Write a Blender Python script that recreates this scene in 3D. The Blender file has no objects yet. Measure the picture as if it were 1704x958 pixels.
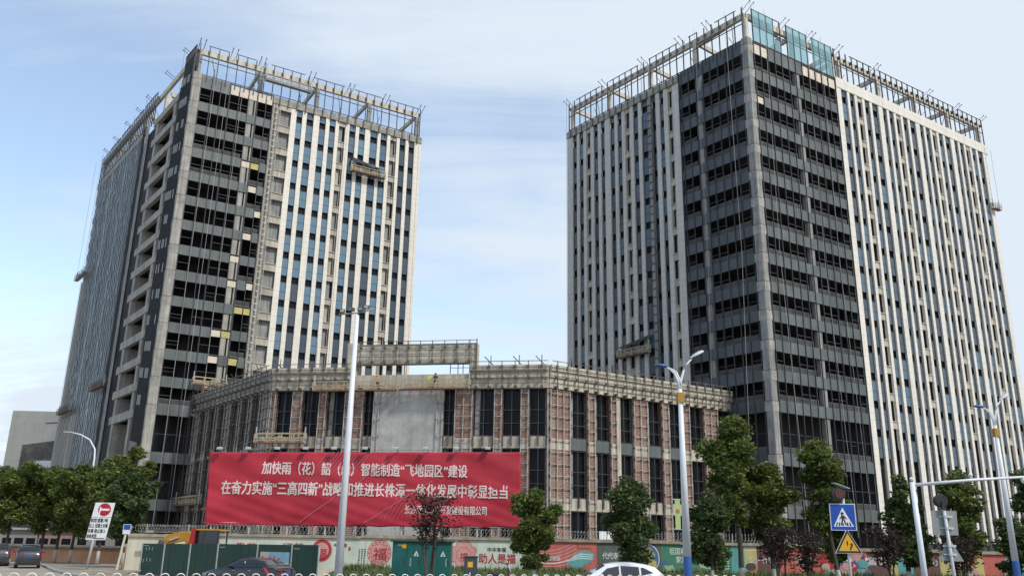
import bpy, math, random
import numpy as np
from mathutils import Vector, Matrix
R_ = math.radians
rnd = random.Random(7)
scene = bpy.context.scene
col = scene.collection

# ------------------------------------------------------------------ camera, sky, sun, exposure
EYE = 2.2; FPX = 1425.0; CX, CY = 852.0, 479.0
_pi, _ro = R_(16.78), R_(1.03)
_F = Vector((0, math.cos(_pi), math.sin(_pi))); _u0 = Vector((0, -math.sin(_pi), math.cos(_pi))); _r0 = Vector((1, 0, 0))
_R = math.cos(_ro)*_r0 + math.sin(_ro)*_u0; _U = -math.sin(_ro)*_r0 + math.cos(_ro)*_u0
cam_d = bpy.data.cameras.new('Camera'); cam = bpy.data.objects.new('Camera', cam_d); col.objects.link(cam)
cam_d.sensor_width = 36; cam_d.lens = FPX/1704*36; cam_d.clip_end = 5000; cam_d.clip_start = .1
m = Matrix((_R, _U, -_F)).transposed().to_4x4(); m.translation = Vector((0, 0, EYE)); cam.matrix_world = m
scene.camera = cam
def at(x, y, Y):
    d = _F*FPX + _R*(x-CX) - _U*(y-CY)
    return Vector((0, 0, EYE)) + d*(Y/d.y)

SUN_EL, SUN_AZ = 48, 130          # azimuth clockwise from +Y, towards the sun
w = bpy.data.worlds.new('World'); scene.world = w; w.use_nodes = True
nt = w.node_tree; nt.nodes.clear()
def N(nt, t, **k):
    n = nt.nodes.new(t)
    for a, b in k.items():
        if a.startswith('i_'):
            n.inputs[int(a[2:]) if a[2:].isdigit() else a[2:].replace('_', ' ')].default_value = b
        else: setattr(n, a, b)
    return n
def ramp(nt, pts):
    n = nt.nodes.new('ShaderNodeValToRGB'); e = n.color_ramp.elements
    while len(e) < len(pts): e.new(.5)
    for i, (p, c) in enumerate(pts):
        e[i].position = p; e[i].color = (c, c, c, 1) if not isinstance(c, tuple) else c+(1,)
    return n
tc = N(nt, 'ShaderNodeTexCoord'); sx = N(nt, 'ShaderNodeSeparateXYZ'); nt.links.new(tc.outputs['Generated'], sx.inputs[0])
def M(nt, op, a, b=None, clamp=False):
    n = nt.nodes.new('ShaderNodeMath'); n.operation = op; n.use_clamp = clamp
    for i, v in enumerate((a, b)):
        if v is None: continue
        if hasattr(v, 'is_output') or not isinstance(v, (int, float)): nt.links.new(v, n.inputs[i])
        else: n.inputs[i].default_value = v
    return n.outputs[0]
zz = M(nt, 'ADD', M(nt, 'MAXIMUM', sx.outputs[2], 0), .22)
cv = N(nt, 'ShaderNodeCombineXYZ')
nt.links.new(M(nt, 'DIVIDE', sx.outputs[0], zz), cv.inputs[0]); nt.links.new(M(nt, 'DIVIDE', sx.outputs[1], zz), cv.inputs[1])
mp = N(nt, 'ShaderNodeMapping'); mp.inputs['Scale'].default_value = (1.0, .75, 1); mp.inputs['Rotation'].default_value = (0, 0, .5)
mp.inputs['Location'].default_value = (3.1, 1.7, 0)
nt.links.new(cv.outputs[0], mp.inputs[0])
n1 = N(nt, 'ShaderNodeTexNoise', i_Scale=1.1, i_Detail=7.0, i_Roughness=.52, i_Distortion=.5); nt.links.new(mp.outputs[0], n1.inputs['Vector'])
mp2 = N(nt, 'ShaderNodeMapping'); mp2.inputs['Scale'].default_value = (.55, 1.9, 1); mp2.inputs['Rotation'].default_value = (0, 0, -.55); nt.links.new(cv.outputs[0], mp2.inputs[0])
n2 = N(nt, 'ShaderNodeTexNoise', i_Scale=1.7, i_Detail=9.0, i_Roughness=.6, i_Distortion=.9); nt.links.new(mp2.outputs[0], n2.inputs['Vector'])
# cloud cover: noise, thicker towards the right (sun side) and towards the horizon
az = M(nt, 'MULTIPLY', M(nt, 'ADD', sx.outputs[0], .06), 1.0)
cov = M(nt, 'ADD', M(nt, 'MULTIPLY', n1.outputs[0], 1.25), M(nt, 'MULTIPLY', n2.outputs[0], 1.15))
cov = M(nt, 'ADD', cov, M(nt, 'MULTIPLY', az, .85))
low = M(nt, 'MULTIPLY', M(nt, 'SUBTRACT', .5, sx.outputs[2]), .55)
cov = M(nt, 'ADD', cov, low)
cov = M(nt, 'ADD', cov, M(nt, 'MULTIPLY', M(nt, 'MAXIMUM', M(nt, 'SUBTRACT', .22, sx.outputs[2]), 0), 3.0))
cov = M(nt, 'SUBTRACT', cov, .37)
rp = ramp(nt, [(.0, 0.0), (1.0, 1.0)]); rp.color_ramp.interpolation = 'EASE'
nt.links.new(M(nt, 'ADD', M(nt, 'MULTIPLY', M(nt, 'SUBTRACT', cov, .60), 1.6, True), .22, True), rp.inputs[0])
sky = N(nt, 'ShaderNodeTexSky'); sky.sky_type = 'NISHITA'; sky.sun_disc = False
sky.sun_elevation = R_(SUN_EL); sky.sun_rotation = R_(SUN_AZ); sky.air_density = 1.0; sky.dust_density = 1.2; sky.ozone_density = 1.5
skm = N(nt, 'ShaderNodeMixRGB', blend_type='MULTIPLY', i_0=1.0); skm.inputs[2].default_value = (2.1, 1.95, 1.75, 1)
nt.links.new(sky.outputs[0], skm.inputs[1])
mx = N(nt, 'ShaderNodeMixRGB'); mx.inputs[2].default_value = (5.1, 5.75, 6.45, 1)
nt.links.new(rp.outputs[0], mx.inputs[0]); nt.links.new(skm.outputs[0], mx.inputs[1])
bg = N(nt, 'ShaderNodeBackground'); bg.inputs[1].default_value = .1
out = N(nt, 'ShaderNodeOutputWorld'); nt.links.new(mx.outputs[0], bg.inputs[0]); nt.links.new(bg.outputs[0], out.inputs[0])

sl = bpy.data.lights.new('Sun', 'SUN'); sl.energy = 2.1; sl.angle = R_(6); sl.color = (1, .965, .91)
so = bpy.data.objects.new('Sun', sl); col.objects.link(so)
sd = Vector((math.sin(R_(SUN_AZ))*math.cos(R_(SUN_EL)), math.cos(R_(SUN_AZ))*math.cos(R_(SUN_EL)), math.sin(R_(SUN_EL))))
so.rotation_euler = sd.to_track_quat('Z', 'Y').to_euler(); so.location = (60, -40, 120)
vs = scene.view_settings; vs.view_transform = 'Standard'; vs.look = 'None'; vs.gamma = 1; vs.exposure = 0.56; vs.use_curve_mapping = False

# ------------------------------------------------------------------ materials
MATS = {}
def mat(name, c, rough=.8, var=.18, scale=1.2, metal=0, bump=0, streak=0, spec=.5, c2=None, detail=5, emit=0, trans=0, island=0, fine=0):
    if name in MATS: return MATS[name]
    m = bpy.data.materials.new(name); m.use_nodes = True; t = m.node_tree; b = t.nodes['Principled BSDF']
    b.inputs['Roughness'].default_value = rough; b.inputs['Metallic'].default_value = metal
    b.inputs['Specular IOR Level'].default_value = spec
    tc = N(t, 'ShaderNodeTexCoord'); no = N(t, 'ShaderNodeTexNoise', i_Scale=scale, i_Detail=float(detail), i_Roughness=.6)
    t.links.new(tc.outputs['Object'], no.inputs['Vector'])
    lo = tuple(v*(1-var) for v in c); hi = tuple(min(1, v*(1+var)) for v in c)
    if c2: lo = c2
    r = ramp(t, [(.32, lo), (.68, hi)]); t.links.new(no.outputs[0], r.inputs[0]); last = r.outputs[0]
    if streak:
        mp = N(t, 'ShaderNodeMapping'); mp.inputs['Scale'].default_value = (2.2, 2.2, .12); t.links.new(tc.outputs['Object'], mp.inputs[0])
        s = N(t, 'ShaderNodeTexNoise', i_Scale=1.5, i_Detail=4.0); t.links.new(mp.outputs[0], s.inputs['Vector'])
        r2 = ramp(t, [(.35, 1-streak), (.6, 1.0)]); t.links.new(s.outputs[0], r2.inputs[0])
        x = N(t, 'ShaderNodeMixRGB', blend_type='MULTIPLY', i_0=1.0); t.links.new(last, x.inputs[1]); t.links.new(r2.outputs[0], x.inputs[2]); last = x.outputs[0]
    if fine:
        s = N(t, 'ShaderNodeTexNoise', i_Scale=scale*14, i_Detail=3.0); t.links.new(tc.outputs['Object'], s.inputs['Vector'])
        r2 = ramp(t, [(.3, 1-fine), (.7, 1.0)]); t.links.new(s.outputs[0], r2.inputs[0])
        x = N(t, 'ShaderNodeMixRGB', blend_type='MULTIPLY', i_0=1.0); t.links.new(last, x.inputs[1]); t.links.new(r2.outputs[0], x.inputs[2]); last = x.outputs[0]
    if island:
        g = N(t, 'ShaderNodeNewGeometry'); r2 = ramp(t, [(0, 1-island), (1, 1+island)]); r2.color_ramp.elements[1].color = (1, 1, 1, 1)
        t.links.new(g.outputs['Random Per Island'], r2.inputs[0])
        x = N(t, 'ShaderNodeMixRGB', blend_type='MULTIPLY', i_0=1.0); t.links.new(last, x.inputs[1]); t.links.new(r2.outputs[0], x.inputs[2]); last = x.outputs[0]
    t.links.new(last, b.inputs['Base Color'])
    if bump:
        bp = N(t, 'ShaderNodeBump'); bp.inputs['Strength'].default_value = bump; bp.inputs['Distance'].default_value = .03
        n3 = N(t, 'ShaderNodeTexNoise', i_Scale=scale*9, i_Detail=4.0); t.links.new(tc.outputs['Object'], n3.inputs['Vector'])
        t.links.new(n3.outputs[0], bp.inputs['Height']); t.links.new(bp.outputs[0], b.inputs['Normal'])
    if emit:
        t.links.new(last, b.inputs['Emission Color']); b.inputs['Emission Strength'].default_value = emit
    MATS[name] = m; return m
def brickmat(name, ang, scale=1.0, c1=(.20, .07, .045), c2=(.33, .15, .10), mortar=(.33, .29, .25), rough=.9):
    m = bpy.data.materials.new(name); m.use_nodes = True; t = m.node_tree; b = t.nodes['Principled BSDF']; b.inputs['Roughness'].default_value = rough
    tc = N(t, 'ShaderNodeTexCoord'); d = N(t, 'ShaderNodeVectorMath', operation='DOT_PRODUCT'); d.inputs[1].default_value = (math.cos(R_(ang)), math.sin(R_(ang)), 0)
    t.links.new(tc.outputs['Object'], d.inputs[0]); s = N(t, 'ShaderNodeSeparateXYZ'); t.links.new(tc.outputs['Object'], s.inputs[0])
    c = N(t, 'ShaderNodeCombineXYZ'); t.links.new(d.outputs['Value'], c.inputs[0]); t.links.new(s.outputs[2], c.inputs[1])
    bt = N(t, 'ShaderNodeTexBrick', i_Scale=scale); bt.inputs['Color1'].default_value = c1+(1,); bt.inputs['Color2'].default_value = c2+(1,)
    bt.inputs['Mortar'].default_value = mortar+(1,); bt.inputs['Mortar Size'].default_value = .03; bt.inputs['Brick Width'].default_value = .4; bt.inputs['Row Height'].default_value = .2
    bt.inputs['Bias'].default_value = -.1
    t.links.new(c.outputs[0], bt.inputs['Vector'])
    no = N(t, 'ShaderNodeTexNoise', i_Scale=.35, i_Detail=6.0, i_Roughness=.7); t.links.new(tc.outputs['Object'], no.inputs['Vector'])
    r = ramp(t, [(.48, 0.0), (.68, .6)]); t.links.new(no.outputs[0], r.inputs[0])
    x = N(t, 'ShaderNodeMixRGB'); t.links.new(r.outputs[0], x.inputs[0]); t.links.new(bt.outputs[0], x.inputs[1]); x.inputs[2].default_value = (.42, .35, .28, 1)
    n2 = N(t, 'ShaderNodeTexNoise', i_Scale=5.0, i_Detail=3.0); t.links.new(tc.outputs['Object'], n2.inputs['Vector'])
    r2 = ramp(t, [(.3, .55), (.6, 1.0)]); t.links.new(n2.outputs[0], r2.inputs[0])
    y = N(t, 'ShaderNodeMixRGB', blend_type='MULTIPLY', i_0=1.0); t.links.new(x.outputs[0], y.inputs[1]); t.links.new(r2.outputs[0], y.inputs[2])
    t.links.new(y.outputs[0], b.inputs['Base Color']); MATS[name] = m; return m
def glassmat(name, c, rough=.06, spec=.9, var=.35):
    m = bpy.data.materials.new(name); m.use_nodes = True; t = m.node_tree; b = t.nodes['Principled BSDF']
    b.inputs['Roughness'].default_value = rough; b.inputs['Specular IOR Level'].default_value = spec; b.inputs['IOR'].default_value = 1.6
    g = N(t, 'ShaderNodeNewGeometry'); r = ramp(t, [(0, tuple(v*(1-var) for v in c)), (1, tuple(v*(1+var) for v in c))])
    t.links.new(g.outputs['Random Per Island'], r.inputs[0]); t.links.new(r.outputs[0], b.inputs['Base Color']); MATS[name] = m; return m
def stone(name, c, streak=.12):
    # cut stone cladding with thin horizontal joints every 0.98 m
    m = mat(name, c, .7, .06, .8, streak=streak, fine=.08); t = m.node_tree; b = t.nodes['Principled BSDF']
    lk = b.inputs['Base Color'].links[0].from_socket
    tc = N(t, 'ShaderNodeTexCoord'); s = N(t, 'ShaderNodeSeparateXYZ'); t.links.new(tc.outputs['Object'], s.inputs[0])
    fr = M(t, 'FRACT', M(t, 'DIVIDE', s.outputs[2], .975)); lt = M(t, 'LESS_THAN', fr, .03)
    x = N(t, 'ShaderNodeMixRGB', blend_type='MULTIPLY'); t.links.new(lt, x.inputs[0]); t.links.new(lk, x.inputs[1]); x.inputs[2].default_value = (.55, .53, .5, 1)
    t.links.new(x.outputs[0], b.inputs['Base Color']); return m
STONE = stone('stone_cladding', (.76, .72, .64))
STONEG = stone('stone_cladding_grey', (.46, .44, .40), .2)
CONC = mat('concrete', (.43, .41, .36), .9, .22, .6, streak=.3, bump=.3, fine=.2)
CONCL = mat('concrete_pale', (.55, .50, .41), .9, .2, .5, streak=.3, bump=.3, fine=.22)
CONCD = mat('concrete_grey', (.33, .33, .31), .9, .2, .7, streak=.35, bump=.3, fine=.2)
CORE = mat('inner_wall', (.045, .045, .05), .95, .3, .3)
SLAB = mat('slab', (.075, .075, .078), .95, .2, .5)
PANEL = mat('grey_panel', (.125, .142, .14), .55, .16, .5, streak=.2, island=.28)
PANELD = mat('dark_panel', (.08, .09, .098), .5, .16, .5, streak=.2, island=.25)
BOARD = mat('board_cream', (.66, .58, .47), .9, .12, 2)
BOARDY = mat('board_yellow', (.50, .44, .17), .9, .15, 2)
STEEL = mat('dark_steel', (.045, .047, .05), .6, .2, 1)
STEELR = mat('rusty_steel', (.12, .10, .082), .8, .35, 2)
STEELG = mat('galvanised_steel', (.42, .41, .38), .6, .2, 1.5)
STEELL = mat('subframe_steel', (.40, .38, .345), .75, .35, 1.5)
RAILG = mat('railing_grey', (.2, .205, .2), .6, .15, 1)
GLB = glassmat('blue_glass', (.09, .17, .235), .1)
GLD = glassmat('dark_glass', (.03, .045, .06), .08)
GLN = glassmat('interior_shade_pane', (.008, .009, .011), .3, .12)  # near-black pane: the shade inside the openings is put into its colour
GLR = glassmat('grey_glass', (.03, .05, .07), .1, .7)
GLP = glassmat('pale_blue_glass', (.075, .12, .16), .18, .6)
m = bpy.data.materials.new('screen_glass'); m.use_nodes = True; t = m.node_tree; t.nodes.clear()
o_ = N(t, 'ShaderNodeOutputMaterial'); mxs = N(t, 'ShaderNodeMixShader'); mxs.inputs[0].default_value = .42
tr = N(t, 'ShaderNodeBsdfTransparent'); tr.inputs[0].default_value = (.80, .95, .97, 1); pb = N(t, 'ShaderNodeBsdfPrincipled'); pb.inputs['Base Color'].default_value = (.30, .47, .5, 1); pb.inputs['Roughness'].default_value = .1
t.links.new(tr.outputs[0], mxs.inputs[1]); t.links.new(pb.outputs[0], mxs.inputs[2]); t.links.new(mxs.outputs[0], o_.inputs[0]); GLT = m
CREAM = mat('cream_plaster', (.62, .56, .43), .9, .1, .6, streak=.15)
WHITEP = mat('white_paint', (.72, .74, .76), .45, .08, 1, streak=.1)
BLACK = mat('black_rubber', (.025, .025, .027), .8)

# ------------------------------------------------------------------ mesh helpers
class Fr:                                   # a vertical facade plane: s along it, z up, d outwards
    def __init__(f, o, ang, sgn):
        f.o = Vector((o[0], o[1], 0)); a = R_(ang); f.t = Vector((math.cos(a), math.sin(a), 0)); f.n = Vector((-math.sin(a), math.cos(a), 0))*sgn; f.ang = ang
    def p(f, s, z, d=0): return f.o + f.t*s + f.n*d + Vector((0, 0, z))
class MB:
    def __init__(s): s.v = []; s.f = []
    def add(s, vs, fs):
        b = len(s.v); s.v += [tuple(v) for v in vs]; s.f += [tuple(i+b for i in f) for f in fs]
    def hexa(s, p):
        s.add(p, [(0, 3, 2, 1), (4, 5, 6, 7), (0, 1, 5, 4), (1, 2, 6, 5), (2, 3, 7, 6), (3, 0, 4, 7)])
    def fbox(s, F, s0, s1, z0, z1, d0, d1):
        s.hexa([F.p(s0, z0, d0), F.p(s1, z0, d0), F.p(s1, z0, d1), F.p(s0, z0, d1), F.p(s0, z1, d0), F.p(s1, z1, d0), F.p(s1, z1, d1), F.p(s0, z1, d1)])
    def box(s, c, sz, rz=0):
        F = Fr((c[0], c[1]), math.degrees(rz), 1); s.fbox(F, -sz[0]/2, sz[0]/2, c[2]-sz[2]/2, c[2]+sz[2]/2, -sz[1]/2, sz[1]/2)
    def tube(s, pts, r, n=8, cap=True):
        pts = [Vector(p) for p in pts]; rs = r if isinstance(r, (list, tuple)) else [r]*len(pts); rings = []
        for i, p in enumerate(pts):
            d = (pts[min(i+1, len(pts)-1)] - pts[max(i-1, 0)]).normalized()
            a = Vector((0, 0, 1)) if abs(d.z) < .9 else Vector((1, 0, 0)); x = d.cross(a).normalized(); y = d.cross(x)
            rings.append([p + x*math.cos(2*math.pi*k/n)*rs[i] + y*math.sin(2*math.pi*k/n)*rs[i] for k in range(n)])
        b = len(s.v); s.v += [tuple(q) for rg in rings for q in rg]
        for i in range(len(pts)-1):
            for k in range(n): s.f.append((b+i*n+k, b+i*n+(k+1) % n, b+(i+1)*n+(k+1) % n, b+(i+1)*n+k))
        if cap: s.f.append(tuple(b+k for k in range(n))[::-1]); s.f.append(tuple(b+(len(pts)-1)*n+k for k in range(n)))
    def bar(s, a, b, r): s.tube([a, b], r*1.25, 4)
    def prism(s, poly, f0, f1):              # poly: 2D list, f0/f1: functions 2D->3D for the two caps
        n = len(poly); b = len(s.v); s.v += [tuple(f0(*q)) for q in poly] + [tuple(f1(*q)) for q in poly]
        s.f.append(tuple(range(b, b+n))[::-1]); s.f.append(tuple(range(b+n, b+2*n)))
        for i in range(n): j = (i+1) % n; s.f.append((b+i, b+j, b+n+j, b+n+i))
    def build(s, name, m, parent=None, smooth=False, kind=None, label=None, bevel=0):
        me = bpy.data.meshes.new(name); o = Vector((0, 0, 0)); q = parent
        while q is not None: o += q.location; q = q.parent
        vs = [(x-o.x, y-o.y, z-o.z) for x, y, z in s.v]
        me.from_pydata(vs, [], s.f); me.materials.append(m)
        if smooth: me.polygons.foreach_set('use_smooth', [True]*len(me.polygons))
        ob = bpy.data.objects.new(name, me); col.objects.link(ob); ob.parent = parent
        if kind: ob['kind'] = kind
        if label: ob['label'] = label
        if bevel:
            bm = ob.modifiers.new('b', 'BEVEL'); bm.width = bevel; bm.segments = 2; bm.limit_method = 'ANGLE'
        return ob
def tag(o, label, cat, group=None, kind=None):
    if label: o['label'] = label
    if cat: o['category'] = cat
    if group: o['group'] = group
    if kind: o['kind'] = kind
    return o
def thing(name, loc, label, cat, group=None):
    o = bpy.data.objects.new(name, None); col.objects.link(o); o.location = loc; o.empty_display_size = .3
    return tag(o, label, cat, group)
def dup(root, loc, rz=0, label=None, group=None):
    def cp(o, par):
        c = o.copy(); col.objects.link(c); c.parent = par
        for k in o.children: cp(k, c)
        return c
    r = cp(root, None); r.location = loc; r.rotation_euler = (0, 0, rz)
    if label: r['label'] = label
    if group: r['group'] = group
    return r
def text(F, txt, s0, s1, z0, z1, d, m, name, parent, bold=.0, vertical=False, label=None):
    """lettering as a thin mesh on the plane of F, fitted to s0..s1, z0..z1"""
    cu = bpy.data.curves.new('t', 'FONT'); cu.body = '\n'.join(txt) if vertical else txt; cu.offset = min(bold, .006); cu.extrude = .004
    cu.resolution_u = 2; cu.space_line = 1.0
    o = bpy.data.objects.new('t', cu); col.objects.link(o); bpy.context.view_layer.update()
    me = o.evaluated_get(bpy.context.evaluated_depsgraph_get()).to_mesh()
    vs = [v.co.copy() for v in me.vertices]; fs = [tuple(p.vertices) for p in me.polygons]
    bpy.data.objects.remove(o); 
    if not vs: return None
    x0 = min(v.x for v in vs); x1 = max(v.x for v in vs); y0 = min(v.y for v in vs); y1 = max(v.y for v in vs)
    b = MB(); b.v = [tuple(F.p(s0+(v.x-x0)/(x1-x0)*(s1-s0), z0+(v.y-y0)/max(1e-6, (y1-y0))*(z1-z0), d+v.z*2)) for v in vs]; b.f = list(fs)
    if bold > .01:                       # heavier strokes: the same outlines again, a hair to the side
        n = len(vs); sh = F.t*(bold*(z1-z0)*.55) + F.n*.002; sv = F.n*.001 + Vector((0, 0, bold*(z1-z0)*.35))
        base = list(b.v)
        for q in (sh, sv): o_n = len(b.v); b.v += [(x+q.x, y+q.y, z+q.z) for x, y, z in base]; b.f += [tuple(i+o_n for i in f) for f in fs]
    return b.build(name, m, parent, label=label)

# ------------------------------------------------------------------ ground
def sheet(name, poly, m, kind='structure', z=None):
    b = MB(); b.v = [(p[0], p[1], z if z is not None else p[2]) for p in poly]; b.f = [tuple(range(len(poly)))]
    o = b.build(name, m); o['kind'] = kind; return o
GROUND = mat('bare_earth', (.23, .195, .15), .95, .25, .12, bump=.4, fine=.25, detail=8)
ASPH = mat('asphalt', (.10, .097, .092), .9, .2, .15, bump=.3, fine=.3, detail=8)
DUSTY = mat('dusty_concrete_road', (.34, .29, .225), .9, .16, .12, bump=.3, fine=.18, detail=8)
PAVE = mat('pavement_tiles', (.30, .26, .21), .9, .2, .4, fine=.25)
KERB = mat('kerb_stone', (.42, .4, .36), .9, .15, .8, fine=.2)
PAINT = mat('road_paint', (.75, .74, .7), .7, .12, 2, fine=.3)
sheet('ground', [(-1500, -300), (1500, -300), (1500, 2500), (-1500, 2500)], GROUND, z=-.03)
sheet('road', [(-60, 2), (70, 2), (70, 43), (-12, 43), (-22, 52), (-60, 52)], ASPH, z=0)
sheet('side_street', [(-60, 52), (-24.2, 52), (-31, 62), (-37.5, 73), (-60, 82), (-140, 112), (-140, 60), (-70, 52)], DUSTY, z=.004)
b = MB()
for k in range(14): b.v += [(-40+8*k, 19.9, .008), (-36+8*k, 19.9, .008), (-36+8*k, 20.05, .008), (-40+8*k, 20.05, .008)]; b.f.append(tuple(range(4*k, 4*k+4)))
b.build('lane_markings', PAINT)['kind'] = 'structure'
b = MB(); b.v = []; 
b.prism([(-24.2, 52), (-12, 43.1), (70, 43.1), (70, 46.2), (-11, 46.2), (-19, 53), (-25.5, 63), (-28, 76), (-60, 93), (-140, 122), (-140, 112), (-60, 82), (-37.5, 73), (-31, 62)], lambda x, y: Vector((x, y, .0)), lambda x, y: Vector((x, y, .13)))
b.build('pavement', PAVE)['kind'] = 'structure'
b = MB()
for (x0, y0), (x1, y1) in (((-24.2, 51.95), (-12, 43)), ((-12, 43), (70, 43)), ((-31, 62), (-24.2, 52)), ((-37.5, 73), (-31, 62)), ((-60, 82), (-37.5, 73))):
    d = Vector((x1-x0, y1-y0, 0)); n = int(d.length/1.0)
    ang = math.atan2(d.y, d.x)
    for k in range(n):
        c = Vector((x0, y0, .075)) + d*((k+.5)/n); b.box((c.x, c.y, .075), (d.length/n-.02, .14, .16), ang)
b.build('kerb', KERB)['kind'] = 'structure'
# grass verge rising to the wall
GRASSB = mat('verge_soil', (.075, .095, .028), .95, .35, .6, fine=.4)
gx = np.linspace(-10.9, 62, 74); gy = np.linspace(46.2, 66, 22); b = MB()
def vz(x, y):
    t_ = min(1, max(0, (y-46.2)/15)); return .11 + .55*t_*t_*(3-2*t_) + .05*math.sin(x*.7+y*.5)+.03*math.sin(x*1.9)
for y in gy:
    for x in gx: b.v.append((x, y, vz(x, y)))
for j in range(len(gy)-1):
    for i in range(len(gx)-1): a = j*len(gx)+i; b.f.append((a, a+1, a+1+len(gx), a+len(gx)))
b.build('verge', GRASSB, smooth=True)['kind'] = 'structure'
GRASS = mat('grass_blades', (.11, .15, .04), .8, .3, .5, island=.4)
b = MB(); V = []; 
rg = np.random.default_rng(3)
for i in range(26000):
    x = rg.uniform(-10.6, 46); y = rg.uniform(46.3, 61.7)
    tall = 1.0
    if -20 < x < -9 and y > 56: tall = 2.2
    if x > -9 and y > 59.5: tall = 1.9
    h = rg.uniform(.08, .2)*tall*(1.8 if rg.random() < .06 else 1); a = rg.uniform(0, 6.28); wd = .035*(1+tall*.3); z = vz(x, y)-.02; lx, ly = rg.normal(0, .06, 2)
    V += [(x-math.cos(a)*wd, y-math.sin(a)*wd, z), (x+math.cos(a)*wd, y+math.sin(a)*wd, z), (x+lx, y+ly, z+h)]
b.v = V; b.f = [(3*i, 3*i+1, 3*i+2) for i in range(len(V)//3)]
tag(b.build('grass', GRASS), 'rough green grass on the verge in front of the painted wall', 'grass', kind='stuff')

# ------------------------------------------------------------------ office towers
H = 3.9; ROOF = 70.8
def lv(k): return ROOF - H*k
ROUGH = mat('rough_concrete_band', (.42, .395, .34), .95, .3, 1.3, streak=.25, bump=.5, fine=.35)
CAMP = Vector((0, 0, EYE))
class Tower:
    def __init__(T, name, o, label):
        T.root = thing(name, (o[0], o[1], 0), label, 'office tower'); T.many = {}
    def q(T, name, mb, m, key=None, label=None):      # queue a repeated part: the 100 nearest stay parts, the rest one part
        c = Vector(mb.v[0]); T.many.setdefault((name), []).append(((c-CAMP).length, mb, m, label))
    def flush(T):
        for name, L in T.many.items():
            L.sort(key=lambda e: e[0]); 
            for dd, mb, m, lab in L[:99]: mb.build(name, m, T.root, label=lab)
            rest = {}
            for dd, mb, m, lab in L[99:]: rest.setdefault(m.name, (MB(), m))[0].add(mb.v, mb.f)
            for k_, (mb, m) in rest.items(): mb.build(name, m, T.root, kind='stuff')
LOWLV = [13.55, 7.3]
def slab_core(T, FR, FL, U, V, du, dv):
    def pt(u, v): return FR.o + FR.t*u + FL.t*v
    poly = [(4.5, 4.5), (du+.3, 4.5), (du+.3, .8), (U-.3, .8), (U-.3, V-.3), (.8, V-.3), (.8, dv+.3), (4.5, dv+.3)]
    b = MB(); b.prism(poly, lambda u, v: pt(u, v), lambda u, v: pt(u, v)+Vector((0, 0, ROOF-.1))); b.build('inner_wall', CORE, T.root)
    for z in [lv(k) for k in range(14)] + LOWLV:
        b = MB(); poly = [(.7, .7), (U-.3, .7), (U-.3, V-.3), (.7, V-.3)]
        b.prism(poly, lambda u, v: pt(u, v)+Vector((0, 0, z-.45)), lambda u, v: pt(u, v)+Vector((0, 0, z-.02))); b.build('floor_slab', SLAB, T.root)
def dark_bay(T, F, s0, s1, mull, cols, rails, boards, seed, hwin=True, pm=PANEL, top=True, colm=CONCD):
    r = random.Random(seed)
    # spandrel bands: every floor, one panel between each pair of mullions
    ms = [s0]+mull+[s1]; levels = [lv(k) for k in range(0 if top else 1, 14)] + LOWLV
    for li, z in enumerate(levels):
        b = MB(); extra = []
        for i in range(len(ms)-1):
            key = (li, i); z1 = z+.2 if li else z+.75
            if key in boards:
                bb = MB(); bb.fbox(F, ms[i]+.08, ms[i+1]-.08, z-1.05, z1-.3, -.22, -.08); T.q('insulation_board', bb, BOARDY if boards[key] else BOARD, label='yellow insulation board' if boards[key] else 'bare cream insulation board')
                bb = MB(); bb.fbox(F, ms[i]+.04, ms[i+1]-.04, z1-.14, z1-.04, -.2, .02); T.q('flashing', bb, STEELR)
                continue
            jz = r.uniform(-.02, .02)
            b.fbox(F, ms[i]+.03, ms[i+1]-.03, z-1.3+jz, z1, -.1, -.03+r.uniform(-.012, .012))
        b.build('spandrel_band', pm, T.root)
    for s in mull + [s0+.03, s1-.03]:
        b = MB(); b.fbox(F, s-.04, s+.04, 3.0, ROOF+.9, -.06, .09); T.q('mullion', b, STEEL)
    for (a, c) in cols:
        for i, z in enumerate(levels):
            zt = z-1.0; zb = (levels[i+1] if i+1 < len(levels) else 0)+.1
            b = MB(); b.fbox(F, a, c, zb, zt, -.75, -.16); T.q('column', b, colm)
            if i >= 14: break
    # railings
    for li, z in enumerate(levels):
        for (a, c) in rails:
            if callable(rails_on) and not rails_on(T.root.name, li, a): continue
            b = MB(); top = z+1.0
            b.fbox(F, a, c, top-.05, top, -.34, -.28); b.fbox(F, a, c, z+.24, z+.28, -.33, -.29)
            n = int((c-a)/.14)
            for i in range(n):
                s = a+(c-a)*(i+.5)/n; b.fbox(F, s-.022, s+.022, z+.26, top-.04, -.325, -.295)
            T.q('railing', b, RAILG)
    # window frames, only some openings carry transoms
    for li, z in enumerate(levels[:-1]):
        nz = levels[li+1]
        b = MB(); zt = z-1.3; zb = nz+.25
        for i in range(len(ms)-1):
            if any(ms[i] < c and ms[i+1] > a for a, c in cols): continue
            if hwin and (i % 4 in (0, 3) or r.random() < .12 or li > 12):
                zc = zb+(zt-zb)*(.48 if li > 12 else .5); b.fbox(F, ms[i]+.05, ms[i+1]-.05, zc-.035, zc+.035, -.12, -.05)
                if r.random() < .2: b.fbox(F, ms[i]+.05, ms[i+1]-.05, zc-.55, zc-.5, -.12, -.05)
        if b.v: b.build('transom', STEEL, T.root)
        g = MB()
rails_on = None
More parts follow.
